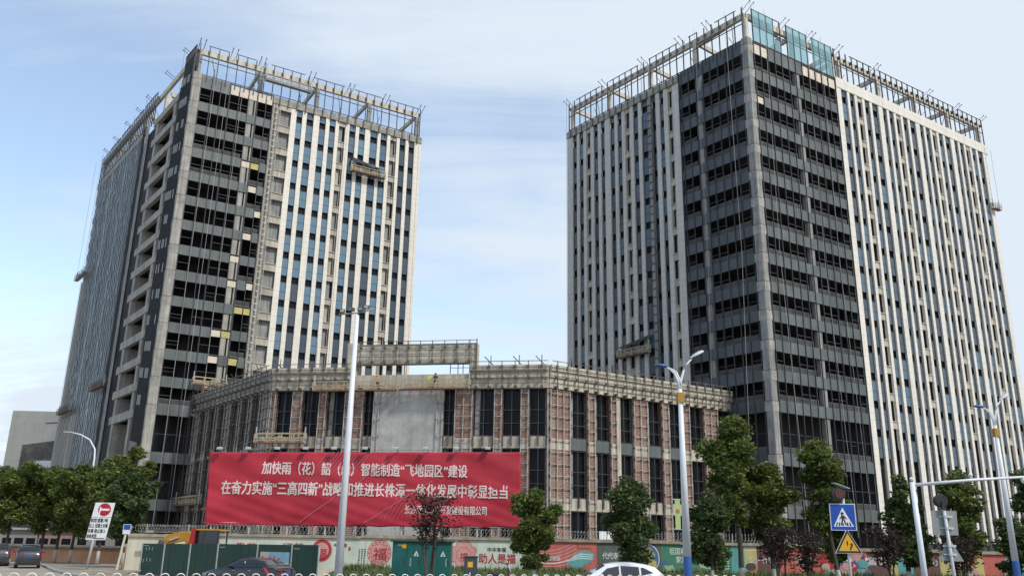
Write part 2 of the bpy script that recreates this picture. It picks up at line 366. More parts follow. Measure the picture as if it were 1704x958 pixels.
def fin_bay(T, F, fins, acs, zb, glass, seed, fm=STONE, d=.04, zt=70.2, off=0, unfinished=(), glr=None, dark=(1.1, 2.2)):
    r = random.Random(seed); fins = sorted(fins)
    for (a, c) in fins:
        b = MB()
        if (a, c) in unfinished: 
            b.fbox(F, a, c, zb, zt, -.3, .12); b.build('unclad_pier', CONCD, T.root)
            bb = MB()
            for k in range(int((zt-zb)/1.3)):
                z = zb+k*1.3; bb.fbox(F, a-.06, c+.06, z, z+.12, .1, .24)
            bb.fbox(F, a-.08, a+.02, zb, zt, .12, .26); bb.build('bracket_ladder', STEELR, T.root); continue
        b.fbox(F, a, c, zb, zt, -.3, d); T.q('facade_fin', b, fm)
    for i in range(len(fins)-1):
        a, c = fins[i][1], fins[i+1][0]
        if c-a < .3: continue
        ac = any(abs((a+c)/2-x) < .5 for x in acs)
        for k in range(0, 15 if not ac else 14):
            z = lv(k)
            if z < zb-1: continue
            if ac:
                b = MB(); b.fbox(F, a+.01, c-.01, z-1.35, z-.42, -.5, -.12); b.fbox(F, a+.01, c-.01, z-.42, z-.3, -.5, .0); T.q('service_ledge', b, CONCL)
                b = MB(); b.fbox(F, a+.08, a+(c-a)*.72, z-4.2, z-1.4, -.62, -.56); T.q('recess_wall', b, CONCD if r.random() < .8 else CONCL)
                if r.random() < .8: b = MB(); b.tube([F.p(a+(c-a)*.8, z-4.2, -.2), F.p(a+(c-a)*.8, z-1.3, -.2)], .05, 6); T.q('drain_pipe', b, CONCL)
            else:
                g = MB(); z0, z1 = z-1.7, z+1.1
                if z1 > zt: z1 = zt
                gm = glass if not callable(glass) else glass(i, k, r)
                zs = z0+(z1-z0)*.47
                g.fbox(F, a+.03, c-.03, z0, z1, -.24, -.18)
                T.q('window', g, gm)
                g = MB(); g.fbox(F, a+.02, c-.02, zs-.03, zs+.03, -.26, -.16); T.q('glazing_bar', g, STEEL)
                if k:
                    g = MB(); g.fbox(F, a+.03, c-.03, z+1.1, min(z+2.2, zt), -.5, -.46); T.q('opening_shade', g, GLN)  # near-black sheet paints the dark of the open gap above the pane
                    g = MB(); g.fbox(F, a, c, z+1.06, z+1.14, -.32, -.14); T.q('transom', g, STEEL)
CRB = mat('crown_concrete', (.66, .60, .50), .9, .14, .7, streak=.15, fine=.15)
def crown(T, F, s0, s1, colm, step, groups, mat_b=CRB, inward=True, z0=71.6, z1=76.95, skip=(), beam=(75.25, 76.35), cols=None, inl=9):
    cols = cols or [s0+.5+9.9*i for i in range(int((s1-s0)/9.9)+1)]
    for s in cols:
        b = MB(); b.fbox(F, s-.33, s+.33, ROOF-.1, beam[0]+.1, -.95, -.42); b.build('crown_column', colm, T.root)
        if inward:
            b = MB(); b.fbox(F, s-.2, s+.2, beam[0]+.3, beam[1]-.1, -inl-1.5, -.85); b.build('crown_cross_beam', mat_b, T.root)
            b = MB(); b.fbox(F, s-.3, s+.3, ROOF-.1, beam[0]+.1, -inl-1.9, -inl-1.3); b.build('crown_column', colm, T.root)
    b = MB(); b.fbox(F, s0, s1, beam[0]+.12, beam[1]-.05, -.85, -.4); b.build('crown_beam', mat_b, T.root)
    n = int(round((s1-s0)/step)); r = random.Random(int(s1*10))
    for i in range(n+1):
        s = s0+(s1-s0)*i/n
        if any(a <= s <= c for a, c in skip): continue
        b = MB(); b.fbox(F, s-.06, s+.06, z0-.9, z1, -.1, .05); T.q('crown_mullion', b, STEEL)
        b = MB(); b.fbox(F, s-.07, s+.07, beam[0]+.35, beam[1]-.25, -.4, -.1); T.q('crown_bracket', b, STEEL)
    for j, (a, c) in enumerate(groups):
        b = MB(); b.fbox(F, a, c, z1-.09, z1, -.08, .03); T.q('crown_rail', b, STEEL)
    for (a, c) in [g for g in [(s0, s1)] ]:
        b = MB(); b.fbox(F, a, c, z0+.05, z0+.14, -.08, .03)
        if not skip: b.fbox(F, a, c, z0+2.6, z0+2.71, -.07, .02)
        T.q('crown_rail', b, STEEL)
    # diagonal braces behind the screen
    for i in range(int((s1-s0)/7)):
        s = s0+2+7*i
        if any(a <= s <= c for a, c in skip): continue
        b = MB(); b.bar(F.p(s, beam[0]-.3, -.3), F.p(s+1.8, ROOF+.6, -3.2), .05); b.bar(F.p(s+.6, beam[0]-1.9, -.2), F.p(s+.9, ROOF+1.2, -3.0), .04); T.q('brace', b, STEELG)

# ---- right tower
RTo = (32.59, 105.71)
RR = Fr(RTo, 32.5, -1); RL = Fr(RTo, 128.3, 1)
RT = Tower('office_tower', RTo, 'right-hand tower under construction with white vertical fins, dark open balconies and a steel crown frame')
rails_on = lambda n, li, a: True
slab_core(RT, RR, RL, 61, 37.8, 19.3, 12.7)
def corner_column(T, FR, FL, wr, wl, zb, m, collar, cr=.1):
    b = MB(); b.fbox(FR, -.0, wr, zb, ROOF+1.1, -.35, .06); b.fbox(FL, .0, wl, zb, ROOF+1.1, -.352, .062)
    o = b.build('corner_column', m, T.root)
    for z in [lv(k) for k in range(14)]+LOWLV:
        b = MB(); b.fbox(FR, .02, wr+cr*1.6, z-1.25, z-.0, -.3, .085); b.fbox(FL, .02, wl+cr*1.6, z-1.25, z-.0, -.302, .087); b.build('column_collar', collar, T.root)
        b = MB(); b.fbox(FR, -.01, wr+.02, z-.02, z+.05, -.3, .1); b.fbox(FL, -.01, wl+.02, z-.022, z+.052, -.302, .103); b.build('joint_strip', STEELR, T.root)
corner_column(RT, RR, RL, .95, .95, 0, CONCD, mat('collar_concrete', (.42, .395, .36), .9, .25, 1.2, streak=.25, fine=.25))
mulR = [2.7+1.4825*i for i in range(11)]
bo = {(0, 0): 0, (0, 1): 0, (0, 7): 0, (0, 8): 0, (0, 9): 0, (0, 11): 0, (2, 0): 0, (0, 10): 0}
dark_bay(RT, RR, 1.25, 19.25, mulR, [(10.1, 11.0)], [(1.3, 9.3), (11.3, 19.1)], bo, 11)
mulL = [2.6+1.36*i for i in range(8)]
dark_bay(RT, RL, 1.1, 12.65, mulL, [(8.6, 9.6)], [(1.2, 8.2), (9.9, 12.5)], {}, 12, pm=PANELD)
finR = [(19.35, 20.45)]
for kbay in range(4):
    o_ = 20.3+9.93*kbay
    finR += [(o_+1.6, o_+2.18), (o_+3.4, o_+4.0), (o_+5.28, o_+5.88), (o_+7.15, o_+7.75), (o_+9.35, o_+10.45)]
acR = [20.3+9.93*kb+4.65 for kb in range(4)]
def gsel(i, k, r): 
    v = r.random(); return GLR if v < .45 else (GLP if v < .7 else GLD)
fin_bay(RT, RR, finR, acR, 3.6, gsel, 21, d=.04)
finL = [(36.39, 37.75), (34.74, 35.36), (33.03, 33.73), (31.25, 31.94), (29.5, 30.2), (27.4, 28.6), (25.7, 26.4), (24.0, 24.7), (22.2, 22.9), (20.4, 21.1), (18.2, 19.0), (16.6, 17.35), (14.93, 15.73), (12.73, 13.98)]
def gselL(i, k, r): 
    v = r.random(); return GLR if v < .55 else (GLD if v < .85 else GLP)
fin_bay(RT, RL, finL, [14.45, 23.4, 32.5], 3.6, gselL, 22, fm=stone('stone_cladding_shaded', (.60, .575, .52), .15), unfinished=[(18.2, 19.0)])  # darker copy of the fin stone, shade of this face in its colour
b = MB(); b.fbox(RR, 19.35, 61.1, 70.2, 71.95, -.4, .1); b.build('parapet', STONE, RT.root)
b = MB(); b.fbox(RL, 12.73, 37.8, 70.2, 71.35, -.4, .2); b.build('parapet', ROUGH, RT.root, label='rough unclad concrete parapet')
b = MB()
for i in range(18): s = 13.5+i*1.36; b.fbox(RL, s-.07, s+.07, 70.0, 71.5, .2, .34)
b.build('parapet_bracket', STEELR, RT.root)
for F, s in ((RR, 61.0), (RL, 37.75)):
    pass
b = MB(); P0 = RR.p(61, 0); P1 = P0+RL.t*37.7
for (A_, B_) in ((RR.p(60.9, 0, -.3), RR.p(60.9, 0, -.3)+RL.t*37.4), (RL.p(37.6, 0, -.3), RL.p(37.6, 0, -.3)+RR.t*60.5)):
    d_ = (B_-A_); L_ = d_.length; F_ = Fr((A_.x, A_.y), math.degrees(math.atan2(d_.y, d_.x)), 1); b.fbox(F_, 0, L_, 0, 71.9, -.2, .2)
b.build('rear_wall', STONEG, RT.root)
crown(RT, RR, 19.6, 60.6, CRB, 1.44, [(19.6, 20), (23.5, 29.2), (30.7, 43.5), (44.9, 52), (53.5, 60.6)], cols=[21.5, 31.2, 41, 50.8, 60.2])
crown(RT, RR, 1.2, 19.2, CRB, 1.48, [(1.4, 7.0), (8.6, 13.1), (14.2, 19.0)], cols=[.6, 10.6, 19.6], skip=((-1, 99),), inward=True)
# glazed part of the screen
for (a, c, zl) in ((1.5, 2.9, 71.7), (3.0, 4.4, 71.7), (4.5, 5.8, 71.7), (8.7, 10.1, 71.7), (10.2, 11.6, 71.7), (11.7, 13.0, 71.7), (14.3, 15.7, 71.7), (15.8, 17.3, 71.7), (17.4, 18.9, 71.7), (6.0, 7.2, 71.7)):
    zt = 76.9 if not (5.9 < a < 7) else 73.6
    b = MB(); b.fbox(RR, a, c, zl, zt, .0, .02); b.build('screen_glass', GLT, RT.root)
for s in [1.4+1.468*i for i in range(13)]:
    b = MB(); b.fbox(RR, s-.05, s+.05, 71.3, 77.0, -.12, .05); RT.q('crown_mullion', b, STEEL)
b = MB(); b.fbox(RR, 1.4, 19, 71.62, 71.72, -.1, .04); b.fbox(RR, 1.4, 19, 74.2, 74.27, -.1, .03); RT.q('crown_rail', b, STEEL)
crown(RT, RL, .6, 37.3, CRB, 1.36, [(1.6, 5.4), (8.7, 10.4), (12.3, 18.5), (20.8, 27.5), (29.5, 35.5)], cols=[.6, 9.6, 18.8, 28.0, 37.0], inl=7)
RT.flush()

# ---- left tower
LTo = (-49.85, 117.77)
LR = Fr(LTo, 31.6, -1); LL = Fr(LTo, 128.5, 1)
LT = Tower('office_tower', LTo, 'left-hand tower under construction with blue windows, cream fins and a grey tiled-looking left face')
def _ro(n, li, a):
    if li in (3, 4): return True
    if li in (13,): return True
    return a > 9 and li % 3 != 1
rails_on = _ro
slab_core(LT, LR, LL, 39, 56, 12.3, 20)
corner_column(LT, LR, LL, 1.15, .5, 0, CONC, mat('collar_concrete_left', (.37, .355, .33), .9, .2, 1.2, streak=.25, fine=.2), cr=.06)
mulr = [2.84+1.43*i for i in range(7)]
mulr = [2.84, 4.25, 5.7, 7.13, 8.6, 10.0, 11.4]
bl = {}
for k, i, y in ((3, 5, 0), (3, 6, 1), (4, 6, 0), (5, 7, 0), (6, 6, 0), (7, 5, 0), (8, 5, 0), (8, 7, 0), (9, 7, 1), (10, 4, 0), (10, 5, 1), (11, 4, 0), (11, 6, 1), (12, 4, 0), (13, 3, 0), (0, 4, 0), (0, 5, 0), (0, 6, 0), (0, 7, 0), (9, 6, 1), (0, 3, 0), (12, 7, 0)):
    bl[(k, i)] = y
dark_bay(LT, LR, 1.2, 12.5, mulr, [(8.7, 9.45), (9.7, 9.95)], [(1.3, 8.4), (10.0, 12.3)], bl, 31, colm=CONC)
finr = [(15.6, 16.5), (17.5, 18.2), (19.4, 20.4), (21.5, 22.15), (23.2, 23.8), (24.95, 25.66), (26.8, 27.4), (28.5, 29.45), (30.8, 31.35), (32.55, 33.16), (34.4, 34.95), (36.07, 36.69), (37.78, 39.04)]
def gselLT(i, k, r):
    if k > 7+r.random()*4 or (i in (6, 7) and k > 4) or i > 9: return GLD if r.random() < .6 else GLR  # lower panes take darker glass: darker reflections put into the colour
    return GLB
fin_bay(LT, LR, finr, [24.4, 33.8], 20.5, gselLT, 32, fm=stone('stone_cladding_cream', (.80, .74, .64), .08))
# unclad shaft with a ladder of brackets next to the balconies
b = MB(); b.fbox(LR, 12.55, 13.6, 18, 70.2, -.35, .0); b.build('unclad_pier', CONCL, LT.root)
for k in range(14):
    z = lv(k); b = MB(); b.fbox(LR, 13.6, 15.6, z-1.45, z-.4, -.35, .05); b.fbox(LR, 13.6, 15.6, z-.38, z-.26, -.35, .16); b.build('service_ledge', CONCL, LT.root)
    b = MB(); b.fbox(LR, 13.6, 15.6, z-4.2, z-1.4, -.62, -.56); b.build('recess_wall', CONCD, LT.root)
b = MB()
for s in (12.65, 13.1, 13.65):
    b.bar(LR.p(s, 18, .45), LR.p(s, 70.5, .45), .045)
for i in range(50):
    z = 20+i*1.0; b.bar(LR.p(12.55, z, .45), LR.p(13.75, z, .45), .035)
    b.fbox(LR, 12.9, 13.3, z+.3, z+.5, .0, .45)
b.build('bracket_ladder', STEELG, LT.root)
b = MB(); b.fbox(LR, 12.5, 39.1, 70.2, 71.35, -.4, .15); b.build('parapet', ROUGH, LT.root, label='rough unclad concrete parapet')
b = MB()
for i in range(18): s = 13.5+i*1.45; b.fbox(LR, s-.08, s+.08, 69.9, 71.5, .15, .32)
b.build('parapet_bracket', STEELR, LT.root)
# left face: glazed strip, concrete frame, finned part
ms = [.5+.62*i for i in range(10)]
for li, z in enumerate([lv(k) for k in range(14)]+LOWLV):
    b = MB(); b.fbox(LL, .5, 6.2, z-1.2, z+.1, -.12, -.06); b.build('spandrel_band', PANELD, LT.root)
    g = MB()
    for i in range(len(ms)-1): g.fbox(LL, ms[i]+.03, ms[i+1]-.03, z+.1 if li else z+.1, z+2.6, -.3, -.28)
    g.build('window', GLR, LT.root)
    if li % 1 == 0:
        b = MB()
        for i in range(2, len(ms)-1):
            if rnd.random() < .6: b.fbox(LL, ms[i]+.1, ms[i]+.32, z-.2+i*.1, z+1.2+i*.1, -.05, .12)
        if b.v: b.build('casement_edge', STEELG, LT.root)
for s in ms + [6.15]:
    b = MB(); b.fbox(LL, s-.04, s+.04, 2, ROOF+.8, -.06, .08); LT.q('mullion', b, STEEL)
for li, z in enumerate([lv(k) for k in range(14)]+[LOWLV[0]]):
    b = MB(); b.fbox(LL, 6.2, 19.0, z-1.15, z+.05, -.5, .12); b.build('frame_beam', CONC, LT.root)
    zb = (lv(li+1) if li < 13 else (LOWLV[0] if li == 13 else 4)); 
    for (a, c) in ((7.5, 8.6), (16.6, 17.7)):
        b = MB(); b.fbox(LL, a, c, zb, z-1.1, -.9, .02); LT.q('column', b, CONC)
    b = MB(); b.fbox(LL, 8.6, 8.75, zb, z-1.1, -3.4, -.5); b.fbox(LL, 16.4, 16.55, zb, z-1.1, -3.4, -.5); b.build('balcony_wall', CONC, LT.root)
for s in (20.2, 21.0, 22.6, 23.4):
    b = MB(); b.tube([LL.p(s, 4, .5), LL.p(s, 71, .5)], .09, 6); b.build('riser_pipe', STEEL if s > 21 else STEELG, LT.root)
PLATE = mat('grey_blue_panel', (.30, .33, .345), .5, .25, 3, island=.45)
s = 24.0; i = 0; r = random.Random(5)
while s < 55.5:
    wide = i % 8 == 0; wdt = .36 if not wide else .8
    if s > 41: b = MB(); b.fbox(LL, s, s+wdt, 4, 50 if s > 51 else 23, -.3, .3); LT.q('facade_fin', b, STONEG)
    zt_ = 70.2; zb_ = 50 if s > 51 else 23 if s > 41 else 7; b = MB(); b.fbox(LL, s, s+wdt, zb_, zt_, -.35, .06); z = zt_
    while z > zb_+1.4:
        if r.random() < .6: b.fbox(LL, s+.02, s+wdt+r.choice((0, .08, .2)), z-1.24, z-.05, .062, r.choice((.09, .13)))
        z -= 1.3
    LT.q('panel_strip', b, PLATE)
    g = MB(); g.fbox(LL, s+wdt+.04, s+1.2, 6, 70.1, -.36, -.33); LT.q('window', g, GLD)
    g = MB(); z = 70.0
    while z > zb_+1:
        if r.random() < .42: g.fbox(LL, s+wdt+.1, s+1.12, z-1.2, z-.06, -.3, r.choice((-.22, -.16)))
        z -= 1.3
    LT.q('casement', g, GLP)
    s += 1.22; i += 1
b = MB(); b.fbox(LL, 23.8, 56, 70.1, 71.3, -.4, .1); b.build('parapet', ROUGH, LT.root)
b = MB(); b.fbox(LL, 19, 24, 0, 70.1, -.9, -.6); b.fbox(LL, 23.9, 56, 0, 70, -.9, -.5); b.build('backing_wall', CORE, LT.root)
b = MB()
for (A_, B_) in ((LR.p(38.9, 0, -.3), LR.p(38.9, 0, -.3)+LL.t*55.4), (LL.p(55.9, 0, -.3), LL.p(55.9, 0, -.3)+LR.t*38.5)):
    d_ = (B_-A_); L_ = d_.length; F_ = Fr((A_.x, A_.y), math.degrees(math.atan2(d_.y, d_.x)), 1); b.fbox(F_, 0, L_, 0, 71.2, -.2, .2)
b.build('rear_wall', STONEG, LT.root)
crown(LT, LR, .4, 38.6, CONCD, 1.45, [(1.7, 4.7), (6.1, 9.0), (11.6, 17.3), (18.9, 24.3), (26, 31), (32.5, 38.2)], cols=[.6, 10.3, 19.8, 29.2, 38.3], inl=8)
crown(LT, LL, .6, 5.4, CONCD, .62, [(.6, 5.4)], cols=[.6], inward=False)
crown(LT, LL, 20, 55.6, CRB, 1.15, [(20.5, 27), (28, 34), (36, 42), (43, 50)], cols=[28, 37, 46, 55], inl=7)
b = MB(); b.fbox(LL, 5.4, 20.2, 75.37, 76.3, -.85, -.4); b.build('crown_beam', CRB, LT.root)
for s in (8.2, 17.2):
    b = MB(); b.fbox(LL, s-.5, s+.5, ROOF-.1, 75.25, -1.5, -.7); b.build('crown_column', CRB, LT.root)
    b = MB(); b.fbox(LL, s-.3, s+.3, 75.3, 76.2, -9, -1.5); b.build('crown_cross_beam', CRB, LT.root)
LT.flush()

# ------------------------------------------------------------------ podium building
A0 = Vector((-28.3, 101.1, 0)); B0 = Vector((4.4, 95.7, 0))
PC = Fr((A0.x, A0.y), -9.38, -1); PR = Fr((B0.x, B0.y), 31.9, -1); PL = Fr((A0.x, A0.y), 128.5, 1)
pod = thing('podium_building', (-12, 98.4, 0), 'low brick and concrete podium building under construction, between the two towers behind the red banner', 'building')
BR = {id(PC): brickmat('brick_front', -9.4), id(PR): brickmat('brick_right', 31.9), id(PL): brickmat('brick_left', 128.5, c1=(.16, .11, .09), c2=(.26, .17, .13), mortar=(.27, .25, .23))}
CORN = mat('cornice_cream', (.62, .565, .45), .9, .2, .8, streak=.35, bump=.3, fine=.2)
CW = mat('cast_wall', (.47, .46, .43), .9, .22, .5, streak=.12, bump=.5, fine=.2, detail=9)
def subframe(F, a, c, zlo, zhi, m=STEELL, d=.2, cross=1.3):
    b = MB(); b2 = MB(); n = max(1, int(round((c-a)/1.0)))
    for i in range(n+1):
        s = a+(c-a)*i/n; b.fbox(F, s-.04, s+.04, zlo, zhi, d-.05, d+.03)
    z = zlo+.4; k = 0
    while z < zhi:
        b.fbox(F, a, c, z-.028, z+.028, d-.02, d+.04)
        for i in range(n+1):
            s = a+(c-a)*i/n; b2.fbox(F, s-.1, s+.1, z-.13, z+.1, 0, d+.02)
        z += cross; k += 1
    b.build('steel_subframe', m, pod); b2.build('fixing_bracket', STEELR, pod)
def pier(F, a, c, z0=0, z1=19.35, off=0):
    b = MB(); b.fbox(F, a, c, z0, z1, -.9, 0); b.build('brick_pier', BR[id(F)], pod)
    for zb in (6.1, 12.6):
        b = MB(); b.fbox(F, a+.02, c-.02, zb, zb+1.2, -.5, .03); b.build('ring_beam', CONCL, pod)
    subframe(F, a+.1, c-.1, z0+.2, z1-.1)
rp_ = random.Random(4)
def window(F, a, c, z0, z1, m=GLN):
    g = MB(); g.fbox(F, a, c, z0, z1, -.62, -.6); o = g.build('window', m, pod)
    f = MB(); n = 2 if c-a < 3 else 4
    for i in range(n+1): s = a+(c-a)*i/n; f.fbox(F, s-.04, s+.04, z0, z1, -.3, -.18)
    for z in (z0+.04, z0+(z1-z0)*.27, z0+(z1-z0)*.55, z1-.04): f.fbox(F, a, c, z-.035, z+.035, -.29, -.2)
    f.build('frame', STEEL, o)
    if rp_.random() < .25:
        f = MB(); f.fbox(F, a+.1, a+(c-a)*.3, z0, z1, -.8, -.5); f.build('inner_column', CONCD, pod)
def band(F, a, c, z0, z1, kind):
    b = MB(); b.fbox(F, a, c, z0, z1, -.8 if kind else -.5, -.12); b.build('spandrel_band', PANEL if kind == 2 else CONCL, pod)
    if kind != 2:
        b = MB(); n = max(2, int((c-a)/1.0))
        for i in range(n+1):
            s = a+(c-a)*(i)/n; b.fbox(F, s-.08, s+.08, z0+.3, z1+.1, -.12, .12)
        b.build('fixing_bracket', STEELR, pod)
def bay(F, a, c, kind=1):
    window(F, a, c, 14.05, 19.35); band(F, a, c, 12.7, 14.0, kind)
    window(F, a, c, 7.45, 12.65); band(F, a, c, 6.1, 7.4, 1); window(F, a, c, 1.2, 6.05)
rightp = [(0.0, 2.87), (5.3, 6.4), (8.63, 9.6), (12.1, 14.35), (16.6, 17.75), (20.0, 21.2), (23.6, 26.05)]
for i, (a, c) in enumerate(rightp):
    pier(PR, a, c)
    nx = rightp[i+1][0] if i+1 < len(rightp) else 28.6
    bay(PR, c+.05, nx-.05, 2 if i not in (5,) else 1)
b = MB(); b.fbox(PR, 9.62, 10.3, 0, 19.3, -.7, -.1); b.build('concrete_column', CONCL, pod)
for i, (a, c) in enumerate(rightp):
    pier(PL, a, c)
    nx = rightp[i+1][0] if i+1 < len(rightp) else 29.2
    bay(PL, c+.05, nx-.05, 1)
    subframe(PL, c+.3, nx-.3, .4, 19.2, m=STEELR, cross=2.6)
cp = [(-.02, .7), (2.7, 4.0), (6.0, 7.0), (9.15, 11.5), (22.3, 24.45), (26.85, 27.85), (29.9, 30.9), (32.9, 33.15)]
for a, c in cp: pier(PC, a, c)
for a, c in ((.75, 2.65), (4.05, 5.95), (7.05, 9.1), (11.55, 12.7), (21.05, 22.25), (24.5, 26.8), (27.9, 29.85), (30.95, 32.85)): bay(PC, a, c, 1)
b = MB()
for k in range(11): b.fbox(PC, 12.75, 21.0, 1.78*k, 1.78*k+1.775 if k < 10 else 19.3, -.7, .02+.014*(k % 2)+.008*(k % 3))
b.build('cast_wall', CW, pod)
subframe(PC, 12.75, 13.4, 6, 19.2, cross=1.9); subframe(PC, 20.3, 20.95, 6, 19.2, cross=1.9)
# cornice in three steps with its steel fixing grid
def cornice(F, a, c, ea=0, ec=0, m=CORN):
    b = MB(); b.fbox(F, a-ea*.0, c+ec*.0, 19.4, 20.6, -1.2, .12); b.fbox(F, a, c, 20.6, 21.35, -1.2, .3); b.fbox(F, a, c, 21.35, 22.0, -1.2, .5)
    b.build('cornice', m, pod)
    b = MB(); n = int((c-a)/1.42); s_ = [a+(c-a)*(i+.5)/n for i in range(n)]
    for s in s_:
        b.fbox(F, s-.045, s+.045, 19.2, 22.45, .62, .7)
        for z in (19.5, 20.6, 21.8): b.fbox(F, s-.13, s+.13, z-.12, z+.12, .1, .68)
    for z in (19.9, 20.5, 21.15, 21.7, 22.4): b.fbox(F, a, c, z-.035, z+.035, .6, .66)
    b.build('steel_grid', STEELR, pod)
cornice(PC, .0, 10.1); cornice(PC, 24.0, 33.1); cornice(PR, .0, 28.6); cornice(PL, .0, 29.3, m=CONC)
b = MB(); b.fbox(PC, 10.1, 24.0, 19.4, 21.1, -1.0, .1); b.build('cornice', CONCL, pod)
b = MB(); b.fbox(PC, 10.3, 24.2, 22.4, 24.7, -.9, .25); b.fbox(PC, 9.0, 10.35, 20.9, 24.9, -.9, .22); b.fbox(PC, 23.9, 24.8, 20.9, 24.7, -.9, .22); b.build('raised_frame', CORN, pod)
b = MB()
for i in range(10):
    s = 10.8+i*1.45; b.fbox(PC, s-.04, s+.04, 22.2, 25.05, .45, .53)
    for z in (22.6, 24.3): b.fbox(PC, s-.15, s+.15, z-.1, z+.1, .2, .5)
for z in (22.5, 23.2, 23.9, 24.6, 25.0): b.fbox(PC, 10.3, 24.7, z-.03, z+.03, .42, .48)
for s in (9.1, 24.75): b.fbox(PC, s-.05, s+.05, 20.5, 25.2, .3, .4)
for s in (14.4, 16.1, 21.6, 22.5, 23.1): b.fbox(PC, s-.04, s+.04, 21.1, 22.4, -.2, -.12)
b.fbox(PC, 21.6, 23.8, 21.85, 21.9, -.2, -.14)
b.build('steel_grid', STEELR, pod)
# body behind the facade
def xy(F, s, d): p = F.p(s, 0, d); return (p.x, p.y)
foot = [xy(PL, 28.9, -1.3), xy(PC, 0.3, -1.3), xy(PC, 32.6, -1.3), xy(PR, 28.3, -1.3), (20, 125), (-38, 134)]
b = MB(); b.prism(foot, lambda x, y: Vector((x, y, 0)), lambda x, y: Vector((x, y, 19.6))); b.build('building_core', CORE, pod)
# short rods and bent stays along the parapet
b = MB()
for F, L in ((PC, [(.8), 26.4, 29.7, 32.3]), (PR, [3, 9]), (PL, [4, 8, 12, 16, 20, 24])):
    for s in L:
        b.bar(F.p(s, 21.9, .1), F.p(s, 23.2, .1), .04); b.bar(F.p(s+.35, 22.0, -.2), F.p(s-.6, 22.9, .9), .05)
b.build('stay_rod', STEELR, pod)

# ------------------------------------------------------------------ suspended platforms
YEL = mat('platform_paint', (.50, .40, .25), .7, .3, 3, fine=.3); REDP = mat('red_oxide', (.24, .12, .085), .8, .3, 3)
NET = mat('shade_net', (.035, .04, .045), .95, .2, 3); CLOTH = mat('debris_sacks', (.45, .43, .38), .95, .4, 3, island=.4)
def platform(F, s0, s1, z, label, paint=YEL, deckm=REDP, net=False, load=0, rope=None, d=.55, hgt=1.25, seed=1):
    c = F.p((s0+s1)/2, z, d+.35); t = thing('suspended_platform', c, label, 'work platform', 'suspended platforms on the facades')
    b = MB(); b.fbox(F, s0, s1, z, z+.1, d, d+.75); b.build('deck', deckm, t)
    n = max(3, int((s1-s0)/1.25)); 
    for dd, hh in ((d, hgt), (d+.72, hgt*.85)):
        b = MB()
        for i in range(n+1): s = s0+(s1-s0)*i/n; b.fbox(F, s-.045, s+.045, z+.1, z+hh, dd-.01, dd+.06)
        for zz_ in (.35, .62, hh): b.fbox(F, s0, s1, z+zz_-.04, z+zz_+.04, dd, dd+.05)
        for i in range(0, n, 2): b.bar(F.p(s0+(s1-s0)*i/n, z+.15, dd+.03), F.p(s0+(s1-s0)*(i+1)/n, z+.62, dd+.03), .025)
        b.build('guard_rail', paint, t)
    for s in (s0, s1):
        b = MB(); b.fbox(F, s-.06, s+.06, z, z+1.9, d+.3, d+.42); b.fbox(F, s-.14, s+.14, z+.5, z+1.05, d+.2, d+.5); o = b.build('hoist', STEELG, t)
        if rope: b = MB(); b.tube([F.p(s, z+1.8, d+.36), F.p(s, rope, d+.36)], .022, 4); b.build('rope', STEEL, t)
    if net:
        b = MB(); n_ = 16; r = random.Random(seed)
        for i in range(n_+1):
            u = i/n_; s = s0+.2+(s1-s0-.4)*u; sag = .3*math.sin(u*math.pi)+.12*math.sin(u*9)
            b.v += [tuple(F.p(s, z+3.0-.9*u-.1*sag, .1)), tuple(F.p(s, z+2.6-.8*u-sag*.5, d+.3)), tuple(F.p(s, z+2.0-.5*u-sag+.1*r.random(), d+.8))]
        for i in range(n_):
            for k in range(2): a_ = i*3+k; b.f.append((a_, a_+1, a_+4, a_+3))
        b.build('net', NET, t)
    r = random.Random(seed)
    for i in range(load):
        s = r.uniform(s0+.5, s1-.5); b = MB(); b.box(F.p(s, z+.1+r.uniform(.25, .5), d+.35), (r.uniform(.3, .7), .4, r.uniform(.4, .9)), r.uniform(0, 1))
        b.build('load', CLOTH, t, bevel=.06)
    return t
platform(LR, 26.2, 32.2, 61.4, 'loaded platform under a black net high on the left tower, among cream fins', net=True, load=9, rope=76, seed=3)
platform(LR, 10.7, 18.2, 73.3, 'empty pale platform parked at the steel roof crown of the left tower', paint=CONCL, deckm=CONC, rope=76.3, hgt=1.3, seed=4)
platform(LR, 5.4, 9.9, 23.3, 'pale platform against the dark balconies just above the left wing cornice', paint=YEL, load=3, rope=71, seed=5)
platform(LL, 48.5, 56.6, 50.6, 'grey platform jutting out high at the far left edge of the left tower', paint=STEELG, deckm=CONC, load=3, rope=76, d=.6, seed=6)
platform(LL, 43, 52, 23.8, 'brown platform low at the far end of the left tower side face', paint=STEELR, load=4, rope=76, d=.6, seed=7)
platform(LL, 22, 30, 25.4, 'brown platform low on the left tower side face near the concrete frame', paint=STEELR, load=4, rope=76, d=.6, seed=8)
platform(PC, -1.0, 5.0, 13.1, 'yellow platform left of the flood light mast above the red banner', load=3, rope=22.4, seed=9)
platform(PC, 5.6, 15.7, 19.1, 'yellow platform with the worker in an orange top under the raised frame', load=2, rope=25, seed=10)
platform(PC, 16.6, 24.1, 19.2, 'yellow platform with the worker in dark clothes under the raised frame', load=0, rope=25, seed=11)
platform(PL, 17.5, 26.5, 6.7, 'yellow platform at the dark left wing beside the left end of the banner', rope=22, seed=12, d=.7)
platform(RL, 19.4, 25.5, 29.2, 'loaded platform under a black net hanging on the left face of the right tower', net=True, load=9, rope=76, seed=13)
platform(RR, 59.3, 61.3, 59.4, 'small grey platform at the far right edge of the right tower', paint=STEELG, rope=71, d=.15, seed=14)

